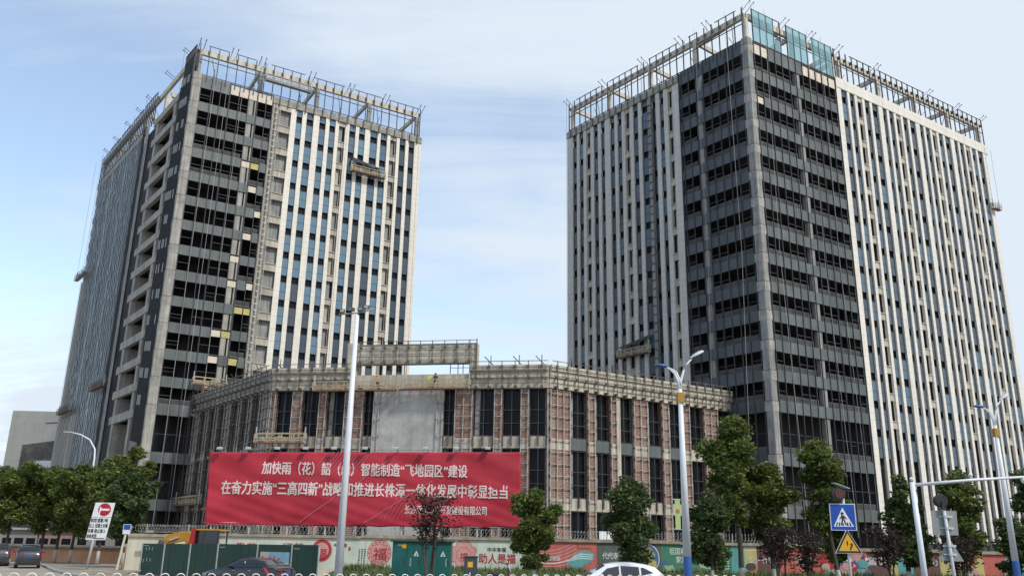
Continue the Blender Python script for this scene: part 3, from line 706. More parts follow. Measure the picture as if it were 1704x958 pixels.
# roof outriggers that carry the platforms' ropes
def outrigger(F, s, z, kind, label, rope=None, rev=0):
    t = thing('roof_outrigger', F.p(s, z, 0), label, 'outrigger beam', 'outrigger beams on the roof edges')
    b = MB(); a0 = F.p(s, z-.1, -1.2); 
    for k in (0, .8):
        b.bar(F.p(s+k, z-.6, -.9), F.p(s+k+.2*rev, z+.35, .9), .04); b.box(F.p(s+k+.2*rev, z+.35, .92), (.14, .14, .16))
    b.build('beam', STEEL, t)
    b = MB(); b.bar(F.p(s, z-.9, -.6), F.p(s+.05, z+.3, -.5), .03); b.build('post', STEELG, t)
    if rope:
        b = MB(); b.tube([F.p(s+.2*rev, z+.3, .95), F.p(s+.2*rev, rope, .9)], .018, 4); b.build('rope', STEEL, t)
n_ = 0
def outr(F, ss, z, where, rope=None):
    names = ['first', 'second', 'third', 'fourth', 'fifth', 'sixth', 'seventh', 'eighth']
    for i, s in enumerate(ss): outrigger(F, s, z, 0, '%s outrigger pair from the near corner, %s' % (names[i], where), rope if i % 2 == 0 else None)
outr(LR, [.2, 5.2, 9.7, 18.0, 24.9, 31.4, 38.2], 76.9, 'front roof edge of left tower', 24)
outr(LL, [3.5, 12.5, 23, 29, 36, 44, 51], 76.9, 'side roof edge of left tower', 8)
outr(RR, [0.1, 7.6, 13.6, 20.0, 29.5, 43.8, 52.3, 60], 76.9, 'right-hand roof edge of right tower', 12)
outr(RL, [6.2, 11.5, 19.2, 28.2, 36.9], 76.9, 'left-hand roof edge of right tower', 24)
# long hanging ropes in front of the open bays
for F, ss, lab in ((LR, (3.1, 5.0, 7.4), 'front face of left tower'), (RR, (3.0, 12.2, 15.4), 'right face of right tower'), (RL, (2.9, 8.5), 'left face of right tower')):
    for k, s in enumerate(ss):
        b = MB(); b.tube([F.p(s, 77, .9), F.p(s-.3, 40, .7), F.p(s-.7 if F is LR else s, 4, 1.6)], .025, 4); o = b.build('safety_rope', STEELG)
        tag(o, '%s thin hanging rope from the near corner, %s' % (('first', 'second', 'third')[k], lab), 'rope', 'long ropes hanging on the towers')

# ------------------------------------------------------------------ painted boundary wall
def WX(px, Y=62.0): return at(px, 905, Y).x
wx0 = WX(212); W = Fr((wx0, 62.0), 0, -1)
def S(px, Y=62.0): return WX(px, Y) - wx0
def WZ(px, py, Y=61.95): return at(px, py, Y).z
COPE = mat('coping', (.42, .355, .26), .9, .25, 1.2, streak=.2, bump=.4, fine=.3)
def flat(name, c, **k): return mat(name, c, .75, .12, .8, streak=.12, **k)
WPALE = flat('mural_pale', (.56, .60, .50)); WCORAL = flat('mural_coral', (.52, .13, .10)); WGREEN = flat('mural_green', (.06, .23, .13)); WMAR = flat('mural_maroon', (.15, .07, .065))
WDK = flat('mural_dark', (.10, .12, .10)); WYEL = flat('mural_yellow', (.52, .45, .17)); WTEAL = flat('mural_teal', (.12, .36, .35)); WRED = flat('mural_red', (.42, .03, .04)); WPINK = flat('mural_pink', (.60, .30, .27))
WWHITE = flat('mural_white', (.68, .68, .64)); WBLUE = flat('mural_blue', (.06, .16, .33)); WBLACK = flat('mural_ink', (.06, .065, .07)); WORANGE = flat('mural_orange', (.5, .2, .09)); WLG = flat('mural_light_green', (.36, .47, .28))
wall = thing('boundary_wall', (wx0, 62, .5), 'long painted boundary wall with red, green and white murals in front of the podium building', 'wall')
segs = [(212, 365, 2.62), (365, 600, 2.75), (600, 900, 2.8), (900, 1130, 2.78), (1130, 1275, 2.74), (1275, 1352, 2.72), (1352, 1560, 2.5), (1560, 1780, 2.45)]
for a, c, zt in segs:
    b = MB(); b.fbox(W, S(a), S(c), 0, zt-.2, -.25, 0); b.build('wall_panel', CREAM, wall)
    b = MB(); n = int((c-a)/14)
    for i in range(n):
        s0_, s1_ = S(a)+(S(c)-S(a))*i/n, S(a)+(S(c)-S(a))*(i+1)/n
        j = rnd.uniform(-.015, .015); b.fbox(W, s0_, s1_, zt-.2, zt+j, -.36, .12)
    b.build('coping', COPE, wall)
lay = [0]
def patch(a, c, z0, z1, m, d=.004, name='mural'):
    b = MB(); b.fbox(W, S(a), S(c), z0, z1, 0, d); return b.build(name, m, wall)
def blob(pts, m, d=.01, name='mural'):       # pts in photo-like wall coordinates (s, z)
    b = MB(); b.prism(pts, lambda x, z: W.p(x, z, .003), lambda x, z: W.p(x, z, d)); return b.build(name, m, wall)
def disc(px, z, r_, m, d=.01, rx=1.0, n=28, wob=0, k=8):
    c = S(px); return blob([(c+r_*rx*(1+wob*abs(math.sin(k*t_/2)))*math.cos(t_), z+r_*(1+wob*abs(math.sin(k*t_/2)))*math.sin(t_)) for t_ in [2*math.pi*i/n for i in range(n)]], m, d)
def wt(txt, a, c, y0, y1, m, d=.014, bold=.02, vertical=False):
    zt, zb = WZ((a+c)/2, y0), WZ((a+c)/2, y1); return text(W, txt, S(a), S(c), zb, zt, d, m, 'lettering', wall, bold, vertical)
patch(365, 655, .5, 2.5, WPALE); patch(745, 881, .5, 2.55, WPALE)
patch(881, 993, .5, 2.55, WCORAL); patch(993, 1100, .5, 2.55, WDK); patch(1100, 1216, .5, 2.52, WGREEN); patch(1216, 1238, .5, 2.5, WTEAL)
patch(1238, 1258, .6, 2.2, WYEL); patch(1258, 1292, .5, 2.5, WMAR); patch(1292, 1362, .5, 2.45, WCORAL); patch(1362, 1386, .5, 2.28, WRED)
patch(1386, 1440, .5, 2.28, WPINK); patch(1440, 1474, .5, 2.28, WMAR); patch(1474, 1492, .5, 2.28, WYEL); patch(1492, 1508, .5, 2.28, WRED); patch(1508, 1560, .5, 2.28, WMAR)
patch(1560, 1632, .5, 2.25, WYEL); patch(1632, 1682, .5, 2.25, WCORAL); patch(1682, 1775, .5, 2.25, WTEAL)
# discs with the fortune character
disc(536, 1.72, .78, WPINK, .008, rx=.95); disc(536, 1.72, .72, WRED, .012, rx=.95, wob=.0); disc(536, 1.75, .5, WPINK, .016); wt('福', 527, 545, 912, 930, WRED, .02)
disc(632, 1.62, .88, WRED, .006, rx=.95); disc(632, 1.62, .85, WPINK, .009, rx=.95); disc(632, 1.62, .62, WRED, .012, rx=.95); disc(632, 1.62, .59, WPINK, .015, rx=.95)
for k in range(16):
    t_ = k*math.pi/8; c = S(632); blob([(c+.7*math.cos(t_)-.06, 1.62+.74*math.sin(t_)-.06), (c+.7*math.cos(t_)+.06, 1.62+.74*math.sin(t_)-.06), (c+.7*math.cos(t_), 1.62+.74*math.sin(t_)+.07)], WRED, .014)
wt('福', 622, 644, 911, 931, WRED, .02, .03)
disc(772, 1.62, .78, WRED, .008, wob=.22, k=8, n=64); disc(772, 1.62, .74, WPINK, .011, wob=.22, k=8, n=64); disc(772, 1.62, .45, WRED, .013, wob=.15, k=8, n=64); disc(772, 1.62, .42, WPINK, .015, wob=.15, k=8, n=64); wt('福', 766, 779, 919, 932, WRED, .02, .02)
wt('中华有福', 811.5, 842, 910, 917.5, WBLACK, .014, .03); wt('助人是福', 797, 858, 920.5, 937, WRED, .014, .035)
wt('勤劳', 394, 427, 902, 919, WRED); wt('行善', 470, 506, 902.5, 918, WRED); wt('中国梦', 440, 454, 905, 911, WGREEN)
wt('中华有福', 556, 577, 903.5, 909, WBLACK, .014, .03); wt('福', 580, 584, 909, 915, WRED)
for i, px in enumerate((565, 571.5, 599, 603.5, 608)):
    for k in range(8): wt('仁义礼智信和孝廉'[(k+i) % 8], px-1.4, px+1.4, 912+k*3.6, 914.6+k*3.6, WBLACK, .01, .01)
wt('村居', 226, 237, 915, 925, flat('mural_faded', (.30, .30, .32)))
# red ribbons
for k in range(9):
    pts = []; z0_ = 2.25-.2*k
    for i in range(15): u = i/14; pts.append((S(884)+u*(S(958)-S(884)), z0_-.35*math.sin(u*2.6+.2)+.55*u*u*(1-k*.11)))
    low = [(x, z-.07) for x, z in pts[::-1]]
    blob(pts+low, WPINK if k % 2 else WWHITE if k == 4 else WPINK, .01+.001*k)
blob([(S(942), 1.25), (S(960), 1.9), (S(975), 2.05), (S(990), 1.8), (S(985), 1.35), (S(962), .8), (S(955), .75)], WTEAL, .022)
for k in range(3): blob([(S(944)+.2*k, 1.35+.14*k), (S(965), 1.55+.14*k), (S(986), 1.5+.14*k), (S(986), 1.44+.14*k), (S(965), 1.48+.14*k), (S(944)+.2*k, 1.29+.14*k)], WWHITE, .026)
wt('幸福家园', 962, 985, 907, 911.5, WPINK, .03); wt('共建和谐美丽家园', 882, 931, 925, 932, WWHITE, .03)
wt('代代幸', 1002, 1028, 918.5, 930, WWHITE, .014, .035); wt('聚福', 1045, 1062, 918.5, 930, WWHITE, .014, .035)
disc(1079, 1.58, .95, WWHITE, .009, rx=.78); disc(1079, 1.58, .88, WBLUE, .012, rx=.78); disc(1076, 2.0, .3, WORANGE, .016, wob=.3, k=5); disc(1074, 1.3, .3, WLG, .016, wob=.4, k=5); disc(1085, 1.2, .25, WYEL, .018, wob=.3, k=5); disc(1084, 1.75, .2, WLG, .016, wob=.4, k=3)
wt('祖国和睦', 1113, 1150, 911, 922.5, WWHITE, .014, .03); wt('家家安宁', 1124, 1160, 925, 936.5, WWHITE, .014, .03)
blob([(S(1158), 2.3), (S(1200), 2.45), (S(1201), 1.5), (S(1194), 1.0), (S(1188), .75), (S(1178), .95), (S(1164), 1.05), (S(1160), 1.7)], flat('mural_cream', (.62, .56, .46)), .012)
blob([(S(1163), 1.6), (S(1175), 1.3), (S(1190), 1.5), (S(1196), 1.1), (S(1188), .8), (S(1178), .98), (S(1166), 1.1)], WLG, .016)
blob([(S(1102), .6), (S(1104), 1.35), (S(1110), 1.1), (S(1118), 1.2), (S(1124), .6)], WLG, .012); disc(1106, 1.35, .2, WBLUE, .016)
for k in range(10): wt('福', 1126+k*3.6, 1128.4+k*3.6, 941, 943.5, WLG, .01, .0)
for i in range(2):
    for k in range(8): patch(1204.5+i*4, 1207+i*4, .95+.17*k, 1.05+.17*k, WWHITE, .012)
blob([(S(1240), 1.2), (S(1257), 1.6), (S(1257), .7), (S(1240), .7)], WORANGE, .01); disc(1247, 1.15, .26, WBLACK, .014, rx=1.4)
wt('仁心一片深情', 1243.5, 1291, 926, 937, WWHITE, .014, .035)
wt('守望相助', 1316, 1349, 925, 931, WWHITE, .014, .02); wt('和睦一心', 1322, 1349, 933, 939, WWHITE, .014, .02)
blob([(S(1292), .7), (S(1330), .62), (S(1361), .72), (S(1361), .62), (S(1330), .52), (S(1292), .56)], WWHITE, .012)
r = random.Random(9)
for k in range(46):
    px = r.uniform(1366, 1440); disc(px, r.uniform(.8, 2.0), r.uniform(.07, .22), r.choice([WTEAL, WBLUE, WWHITE, WPINK, WLG, WRED]), .01+.001*k, wob=r.uniform(0, .6), k=r.choice((3, 5, 7)), n=20)
wt('富贵', 1441, 1472, 926, 940, WWHITE, .014, .03); disc(1505, 1.4, .75, WTEAL, .012, rx=.8, wob=.1, k=9); wt('合家之力', 1511, 1556, 929, 940, WWHITE, .014, .03)
for k in range(26): disc(r.uniform(1585, 1620), r.uniform(.9, 2.1), r.uniform(.06, .17), r.choice([WRED, WCORAL, WORANGE, WPINK]), .01+.001*k, wob=.4, k=5, n=18)
for k in range(12): disc(r.uniform(1666, 1682), r.uniform(.8, 2.0), r.uniform(.08, .2), r.choice([WTEAL, WWHITE, WBLUE]), .01+.001*k, wob=.4, k=5, n=18)
wt('和', 1694, 1704, 918, 930, WWHITE)
# lower ochre wall towards the side street
OCH = flat('ochre_render', (.33, .18, .10)); GREYW = flat('weathered_render', (.30, .285, .26))
ow = thing('roadside_wall', (WX(212)-1, 62, 0), 'low ochre wall running back along the side street behind the parked cars', 'wall')
pts_ = [(wx0-.1, 62.0, 1.92), (-31.5, 84.0, 1.62), (-64.0, 97.0, 1.6), (-130, 124, 1.6)]
for (xa, ya, za), (xb, yb, zb_) in zip(pts_[:-1], pts_[1:]):
    b = MB(); d_ = Vector((xb-xa, yb-ya, 0)); nn = Vector((-d_.y, d_.x, 0)).normalized()*-.2
    def q_(x, y, z, k): return Vector((x, y, z))+nn*k
    b.hexa([q_(xa, ya, 0, 0), q_(xb, yb, 0, 0), q_(xb, yb, 0, 1), q_(xa, ya, 0, 1), q_(xa, ya, za-.2, 0), q_(xb, yb, zb_-.2, 0), q_(xb, yb, zb_-.2, 1), q_(xa, ya, za-.2, 1)]); b.build('wall_panel', OCH, ow)
    b = MB(); b.hexa([q_(xa, ya, za-.2, -.5), q_(xb, yb, zb_-.2, -.5), q_(xb, yb, zb_-.2, 1.5), q_(xa, ya, za-.2, 1.5), q_(xa, ya, za, -.5), q_(xb, yb, zb_, -.5), q_(xb, yb, zb_, 1.5), q_(xa, ya, za, 1.5)]); b.build('coping', GREYW, ow)
# razor wire
rw = MB()
def coil(px0, px1, zc, Y, n):
    X0, X1 = at(px0, 880, Y).x, at(px1, 880, Y).x; pts = []
    for i in range(n*10+1):
        t_ = i/10*2*math.pi; pts.append(Vector((X0+(X1-X0)*i/(n*10)+.12*math.cos(t_), Y+.24*math.cos(t_), zc+.26*math.sin(t_))))
    rw.tube(pts, .009, 3)
    for i in range(0, n*10, 2): p = pts[i]; rw.box(p, (.06, .01, .04), i)
coil(228, 345, 2.98, 62.12, 26); coil(345, 900, 3.08, 62.12, 90); coil(918, 1345, 3.06, 62.12, 80)
tag(rw.build('razor_wire', STEELG), 'coils of razor wire along the top of the painted boundary wall', 'razor wire')
# posts that hold the wire
for i in range(16):
    px = 240+i*70; X = WX(px); b = MB(); b.fbox(W, X-wx0-.025, X-wx0+.025, 2.7, 3.3, -.14, -.09)
    b.build('wire_post', STEELG, wall)

# ------------------------------------------------------------------ red banner with lamps
BRED = mat('banner_cloth', (.41, .028, .045), .5, .18, .25, bump=0, spec=.3); BWH = mat('banner_letters', (.66, .56, .52), .7, .06, 1)
YB = 64.0
ban = thing('banner', (at(600, 874, YB).x, YB, 3.3), 'huge red banner with white Chinese lettering standing behind the boundary wall', 'banner')
def BP(px, py): return at(px, py, YB)
TL, TR_, BR_, BL = BP(350, 752), BP(866.5, 752), BP(866, 878.5), BP(341, 874)
def wave(u, v):
    tie = abs(math.sin(u*math.pi*9)); edge = max(0, 1-v*3.5)+max(0, v*3.5-2.5)
    return .045*math.sin(u*9+v*3)+.03*math.sin(u*23-v*9)+.028*math.sin(u*31+v*16)*(.4+v)+.03*math.sin(v*17+u*4)*max(0, .5-v)+.06*tie*edge+.02*math.sin(u*57+v*40)*(1-v)
b = MB(); nu, nv = 180, 36; r = random.Random(2)
for j in range(nv+1):
    for i in range(nu+1):
        u, v = i/nu, j/nv; p = (BL.lerp(BR_, u)).lerp(TL.lerp(TR_, u), v)
        wv = wave(u, v)
        if j == 0: p.z += .07*abs(math.sin(u*math.pi*9))
        b.v.append((p.x, p.y-.12+wv, p.z))
for j in range(nv):
    for i in range(nu): a_ = j*(nu+1)+i; b.f.append((a_, a_+1, a_+nu+2, a_+nu+1))
cl = b.build('banner_sheet', BRED, ban, smooth=True); md = cl.modifiers.new('s', 'SOLIDIFY'); md.thickness = .01
BF = Fr((0, YB-.135), 0, -1)
def bt(txt, a, c, y0, y1): 
    zt, zb = BP((a+c)/2, y0).z, BP((a+c)/2, y1).z; k_ = text(BF, txt, at(a, 830, YB-.135).x, at(c, 830, YB-.135).x, zb, zt, .0, BWH, 'lettering', ban, .05)
    for v in k_.data.vertices:
        gx_, gz_ = v.co.x+ban.location.x, v.co.z+ban.location.z; v.co.y += wave((gx_-BL.x)/(BR_.x-BL.x), (gz_-BL.z)/(TL.z-BL.z))-.006
bt('加快雨（花）韶（山）智能制造“飞地园区”建设', 431, 776, 770, 792)
bt('在奋力实施“三高四新”战略和推进长株潭一体化发展中彰显担当', 365.5, 844, 803, 826.5)
bt('长沙雨花经开开发建设有限公司', 674, 810, 841, 856)
lm = mat('banner_line', (.62, .20, .24), .6, .1, 1); b = MB()
for k in range(13):
    p, q = BP(545+k*6, 754), BP(508+k*6, 800); b.bar(p+Vector((0, -.15, 0)), q+Vector((0, -.15, 0)), .014)
for k in range(10):
    p, q = BP(672+k*7, 812), BP(640+k*7, 862); b.bar(p+Vector((0, -.19, 0)), q+Vector((0, -.19, 0)), .01)
for x0_, y0_, x1_, y1_ in ((560, 825, 500, 868), (652, 762, 560, 830), (720, 800, 606, 870)):
    b.bar(BP(x0_, y0_)+Vector((0, -.19, 0)), BP(x1_, y1_)+Vector((0, -.19, 0)), .02)
b.build('printed_lines', lm, ban)
for i in range(9):
    X = BL.x+.4+(BR_.x-BL.x-.8)*i/8; b = MB(); b.bar((X, YB+.1, .3), (X, YB+.1, 8.3), .06); b.bar((X, YB+.1, 6.5), (X, YB+3, .4), .05); b.build('frame_post', STEELG, ban)
b = MB()
for z in (3.5, 5.2, 7, 8.4): b.bar((BL.x+.3, YB+.02, z), (BR_.x-.2, YB+.02, z), .04)
b.build('frame_rail', STEELG, ban)
CRB_ = None
LAMPG = mat('lamp_grey', (.35, .36, .36), .5)
ORD = ['first', 'second', 'third', 'fourth', 'fifth', 'sixth', 'seventh', 'eighth', 'ninth', 'tenth', 'eleventh', 'twelfth']
for i, px in enumerate((369, 416, 464, 511, 558, 609, 659, 709, 760, 812)):
    p = BP(px, 751); t = thing('banner_lamp', p, '%s small floodlight from the left on top of the red banner' % ORD[i], 'floodlight', 'small floodlights on the banner')
    b = MB(); b.tube([p+Vector((.25, .1, -.15)), p+Vector((.15, -.2, .1)), p+Vector((0, -.45, .2))], .025, 5); b.build('arm', STEEL, t)
    b = MB(); b.hexa([p+Vector(v) for v in ((-.22, -.62, .1), (.18, -.62, .1), (.18, -.4, .16), (-.22, -.4, .16), (-.2, -.62, .2), (.16, -.62, .2), (.16, -.4, .3), (-.2, -.4, .3))]); b.build('lamp_housing', LAMPG, t)

# ------------------------------------------------------------------ green site hoarding
HG = mat('hoarding_green', (.010, .047, .030), .55, .18, .5, streak=.2); HW = mat('hoarding_post', (.36, .39, .36), .6, .2, 2)
P0, P1 = at(238, 903, 56), at(532, 908, 49); d_ = P1-P0; HF = Fr((P0.x, P0.y), math.degrees(math.atan2(d_.y, d_.x)), -1)
hd = thing('site_hoarding', (P0.x, P0.y, 0), 'dark green metal hoarding fence in front of the excavator, behind the black sedan', 'hoarding')
edges = [238, 275, 318, 364, 430, 487, 532]; sc_ = []
for px in edges:
    u = (px-238)/(532-238); dY = 56; # intersect view ray with fence line
    q = at(px, 905, 50); dirv = Vector((q.x, 50, 0)); den = dirv.x*HF.t.y-dirv.y*HF.t.x; k_ = (HF.o.x*HF.t.y-HF.o.y*HF.t.x)/den; pt_ = dirv*k_; sc_.append((pt_-HF.o).dot(HF.t))
for i in range(len(sc_)-1):
    b = MB(); n = 10; a_, c_ = sc_[i]+.03, sc_[i+1]-.03; top = 2.0+.02*i
    for k in range(n): b.fbox(HF, a_+(c_-a_)*k/n, a_+(c_-a_)*(k+1)/n, .1, top, -.02, .0+(.012 if k % 2 else 0))
    b.build('panel', HG, hd)
for i, s in enumerate(sc_):
    b = MB(); b.fbox(HF, s-.035, s+.035, 0, 2.0+.02*i, -.03, .05); b.build('post', HW, hd)
b = MB()
for dx, dz in ((.35, 1.6), (.62, 1.62), (.9, 1.6), (.2, .9), (.5, .95), (.82, .93)): b.fbox(HF, sc_[0]+dx, sc_[0]+dx+.05, dz, dz+.2, .012, .018)
for i in (0, 3, 5): b.fbox(HF, sc_[i]+.15, sc_[i]+.55, 1.86, 1.9, .012, .02)
b.build('white_marks', HW, hd)
b = MB(); b.fbox(HF, sc_[4]+.25, sc_[5]-.15, .75, 1.68, .015, .03); po = b.build('poster', flat('poster_cream', (.58, .50, .42)), hd)
b = MB(); b.fbox(HF, sc_[4]+.9, sc_[5]-.15, 1.15, 1.68, .031, .034); b.build('poster_print', flat('poster_blue', (.25, .45, .55)), po)
r = random.Random(8)
for k in range(14):
    b = MB(); s = sc_[4]+.4+.1*k; b.fbox(HF, s, s+.07, .85+r.uniform(0, .2), 1.15+r.uniform(0, .35), .035, .038+.0005*k); b.build('poster_print', [WRED, WORANGE, WPINK][k % 3], po)
b = MB()
for k in range(3): b.box((P0.x-2.2+.4*k, P0.y+.5-.5*k, .18+.1*k), (3.2, .12, .08), .25)
tag(b.build('timber_planks', mat('old_timber', (.33, .29, .23), .9)), 'weathered timber planks lying at the left end of the green hoarding', 'planks')

# ------------------------------------------------------------------ trees
def leafmat(name, c, tint):
    m = bpy.data.materials.new(name); m.use_nodes = True; t = m.node_tree; t.nodes.clear()
    o = N(t, 'ShaderNodeOutputMaterial'); pb = N(t, 'ShaderNodeBsdfPrincipled'); pb.inputs['Roughness'].default_value = .55; pb.inputs['Specular IOR Level'].default_value = .35
    tl = N(t, 'ShaderNodeBsdfTranslucent'); mx = N(t, 'ShaderNodeMixShader'); mx.inputs[0].default_value = .36
    g = N(t, 'ShaderNodeNewGeometry'); r = ramp(t, [(0, tuple(v*.55 for v in c)), (.6, c), (1, tint)]); t.links.new(g.outputs['Random Per Island'], r.inputs[0])
    tc = N(t, 'ShaderNodeTexCoord'); no = N(t, 'ShaderNodeTexNoise', i_Scale=.9, i_Detail=2.0); t.links.new(tc.outputs['Object'], no.inputs['Vector'])
    r2 = ramp(t, [(.35, .62), (.65, 1.15)]); t.links.new(no.outputs[0], r2.inputs[0])
    x = N(t, 'ShaderNodeMixRGB', blend_type='MULTIPLY', i_0=1.0); t.links.new(r.outputs[0], x.inputs[1]); t.links.new(r2.outputs[0], x.inputs[2])
    t.links.new(x.outputs[0], pb.inputs['Base Color']); t.links.new(x.outputs[0], tl.inputs['Color'])
    t.links.new(pb.outputs[0], mx.inputs[1]); t.links.new(tl.outputs[0], mx.inputs[2]); t.links.new(mx.outputs[0], o.inputs[0]); MATS[name] = m; return m
LF = leafmat('leaf_green', (.115, .165, .038), (.27, .30, .065)); LFD = leafmat('leaf_dark', (.075, .12, .04), (.17, .22, .06)); LFR = leafmat('leaf_bronze', (.045, .035, .026), (.12, .07, .05))
BARK = mat('bark', (.085, .072, .055), .95, .35, 4, fine=.4)
def barkw(name, zt):
    m = mat(name, (.085, .072, .055), .95, .35, 4, fine=.4); t = m.node_tree; b = t.nodes['Principled BSDF']; lk = b.inputs['Base Color'].links[0].from_socket
    tc = N(t, 'ShaderNodeTexCoord'); s = N(t, 'ShaderNodeSeparateXYZ'); t.links.new(tc.outputs['Object'], s.inputs[0])
    x = N(t, 'ShaderNodeMixRGB'); t.links.new(M(t, 'LESS_THAN', s.outputs[2], zt), x.inputs[0]); t.links.new(lk, x.inputs[1]); x.inputs[2].default_value = (.50, .49, .44, 1)
    t.links.new(x.outputs[0], b.inputs['Base Color']); return m
BARKW = barkw('whitewashed_bark', 1.15)
def leaves(clumps, n, size, seed, bm_=None):
    rg = np.random.default_rng(seed); w_ = np.array([c[3]**2 for c in clumps]); w_ = w_/w_.sum(); idx = rg.choice(len(clumps), n, p=w_)
    C_ = np.array(clumps)[idx]; d = rg.normal(size=(n, 3)); d /= np.linalg.norm(d, axis=1)[:, None]; rad = C_[:, 3:4]*rg.uniform(.25, 1.0, (n, 1))**.45*(1+.25*rg.normal(size=(n, 1))*.6)
    d[:, 2] *= .72; P = C_[:, :3]+d*rad
    a = rg.normal(size=(n, 3)); a[:, 2] *= .5; a /= np.linalg.norm(a, axis=1)[:, None]; c = rg.normal(size=(n, 3)); c[:, 2] -= .3; u = np.cross(a, c); u /= np.linalg.norm(u, axis=1)[:, None]
    s = size*rg.uniform(.6, 1.3, (n, 1)); L = a*s; Wd = u*s*.42
    V = np.stack([P-L, P+Wd-L*.1, P+L, P-Wd-L*.1], 1).reshape(-1, 3)
    me = bpy.data.meshes.new('crown'); me.vertices.add(4*n); me.vertices.foreach_set('co', V.ravel()); me.loops.add(4*n); me.loops.foreach_set('vertex_index', np.arange(4*n))
    me.polygons.add(n); me.polygons.foreach_set('loop_start', np.arange(0, 4*n, 4)); me.polygons.foreach_set('loop_total', np.full(n, 4)); me.update(); return me
def tree(x, y, h, cw, z0, label, name='street_tree', group='trees along the road', m=LF, n=6000, size=.14, seed=1, shape='oval', clear=.28, lean=0, white=True, stems=1, dens=1, zb=None, cat='tree'):
    zg = vz(x, y)-.06 if y > 46 and x > -10.8 and zb is None else (zb or 0)
    t = thing(name, (x, y, zg), label, cat, group); r = random.Random(seed)
    H_ = h-zg; cz0 = H_*clear; clumps = []
    tb = MB(); tips = []
    nb = 9 if shape != 'column' else 12
    for s_ in range(stems):
        ang = r.uniform(0, 6.28); sp = (.16*s_ if stems > 1 else 0)
        bx = math.cos(ang)*sp*.6; by = math.sin(ang)*sp*.4
        top = Vector((lean*H_+r.uniform(-.2, .2)+(cw*.22*(s_-.5*(stems-1))*2/max(1, stems)), r.uniform(-.2, .2), H_*.86)); pts = []; rs = []
        r0 = (.035+.013*H_)*(1 if stems == 1 else .65)
        for i in range(9):
            u = i/8; pts.append(Vector((bx, by, 0)).lerp(top, u)+Vector((math.sin(u*5+seed)*.06*H_*.3, math.cos(u*4+seed)*.05*H_*.3, 0))*u); rs.append(r0*(1-.82*u)+.012)
        tb.tube([p+t.location for p in pts], rs, 8)
        for i in range(nb):
            u = (clear+.02)+(.92-clear)*(i+.4)/nb; k_ = min(7, int(u*8)); p = pts[k_].lerp(pts[k_+1], u*8-k_)
            a_ = i*2.4+seed+r.uniform(-.4, .4); v = (p.z-cz0)/max(.1, H_-cz0)
            if shape == 'cone': w_ = (.5*cw)*max(.15, 1-v)**.7*(1 if v > .12 else .75)
            elif shape == 'oval': w_ = .5*cw*math.sqrt(max(.08, 1-(2*v-.85)**2*.8))
            elif shape == 'column': w_ = .5*cw*(.75+.25*math.sin(i*1.9))*max(.3, 1-v**3)
            else: w_ = .5*cw*r.uniform(.5, 1.05)
            w_ *= r.uniform(.75, 1.1)
            q = p+Vector((math.cos(a_)*w_*.72, math.sin(a_)*w_*.72, w_*(.55 if shape != 'bare' else 1.0)))
            if q.z > H_*.97: q.z = H_*.97
            mid = p.lerp(q, .5)+Vector((0, 0, .06*w_)); rr = rs[k_]*.5
            tb.tube([p+t.location, mid+t.location, q+t.location], [rr, rr*.6, rr*.25], 5); tips.append((q, w_)); tips.append((mid, w_*.8))
    for q, w_ in tips:
        cr = (.22+.18*cw)*r.uniform(.6, 1.0)*(1 if shape not in ('open', 'column') else .72)*dens
        for k in range(3): clumps.append((q.x+r.uniform(-1, 1)*cr*.6, q.y+r.uniform(-1, 1)*cr*.6, min(H_-cr*.4, q.z+r.uniform(-.6, .6)*cr), cr*r.uniform(.5, .95)))
    tp = Vector((lean*H_, 0, H_-.3*cw*.4)); clumps.append((tp.x, tp.y, tp.z-.1, .16*cw)); clumps.append((tp.x+.1, tp.y, tp.z-.4, .2*cw))
    tb.build('trunk', BARKW if white else BARK, t, smooth=True)
    me = leaves(clumps, n, size, seed); me.materials.append(m); o = bpy.data.objects.new('crown', me); col.objects.link(o); o.parent = t
    return t
tree(1.4, 47, 5.35, 1.9, 0, 'round dense tree in front of the right end of the red banner', seed=11, n=15000, shape='oval', clear=.22, size=.11, dens=1.2, m=LF)
tree(6.3, 47, 6.05, 2.9, 0, 'conical dense tree just behind the white car', seed=12, n=17000, shape='cone', clear=.27, size=.11, dens=1.15, m=LFD)
tree(10.7, 47, 5.4, 2.3, 0, 'dark round tree directly right of the lamp post with the green flag', seed=13, n=13000, shape='oval', clear=.22, size=.11, dens=1.1, m=LFD)
tree(13.0, 50, 9.9, 4.6, 0, 'tallest tree, its loose crown reaching up beside the right end of the podium cornice', seed=14, n=17000, shape='open', clear=.36, size=.135, dens=1.3, m=LF)
tree(15.0, 50.5, 7.3, 3.4, 0, 'bushy green tree between the tallest tree and the corner column of the right tower', seed=15, n=12000, shape='open', clear=.36, size=.13, dens=1.3, m=LF)
tree(18.5, 50, 8.6, 4.0, 0, 'tall leaning tree with a sparse crown right of the right tower corner column', seed=16, n=13000, shape='open', clear=.42, size=.135, lean=-.09, m=LF, dens=1.25)
tree(19.2, 52, 4.1, 1.8, 0, 'small round bright tree left of the yellow warning triangle', seed=17, n=6000, shape='oval', clear=.35, size=.11, m=LF)
tree(22.3, 50, 6.7, 2.3, 0, 'narrow twin-stemmed tree left of the white camera mast', seed=18, n=11000, shape='column', clear=.22, size=.12, stems=2, m=LFD)
tree(24.0, 53, 4.3, 2.2, 0, 'low round bright tree just right of the white camera mast', seed=19, n=7000, shape='oval', clear=.35, size=.12, m=LF)
tree(26.2, 51, 7.1, 3.4, 0, 'tall open tree behind the grey back of the square sign', seed=20, n=11000, shape='column', clear=.25, size=.13, stems=2, m=LF)
tree(27.3, 48, 4.4, 1.9, 0, 'dark conical tree right of the grey triangle sign back', seed=21, n=9000, shape='cone', clear=.3, size=.11, m=LFD)
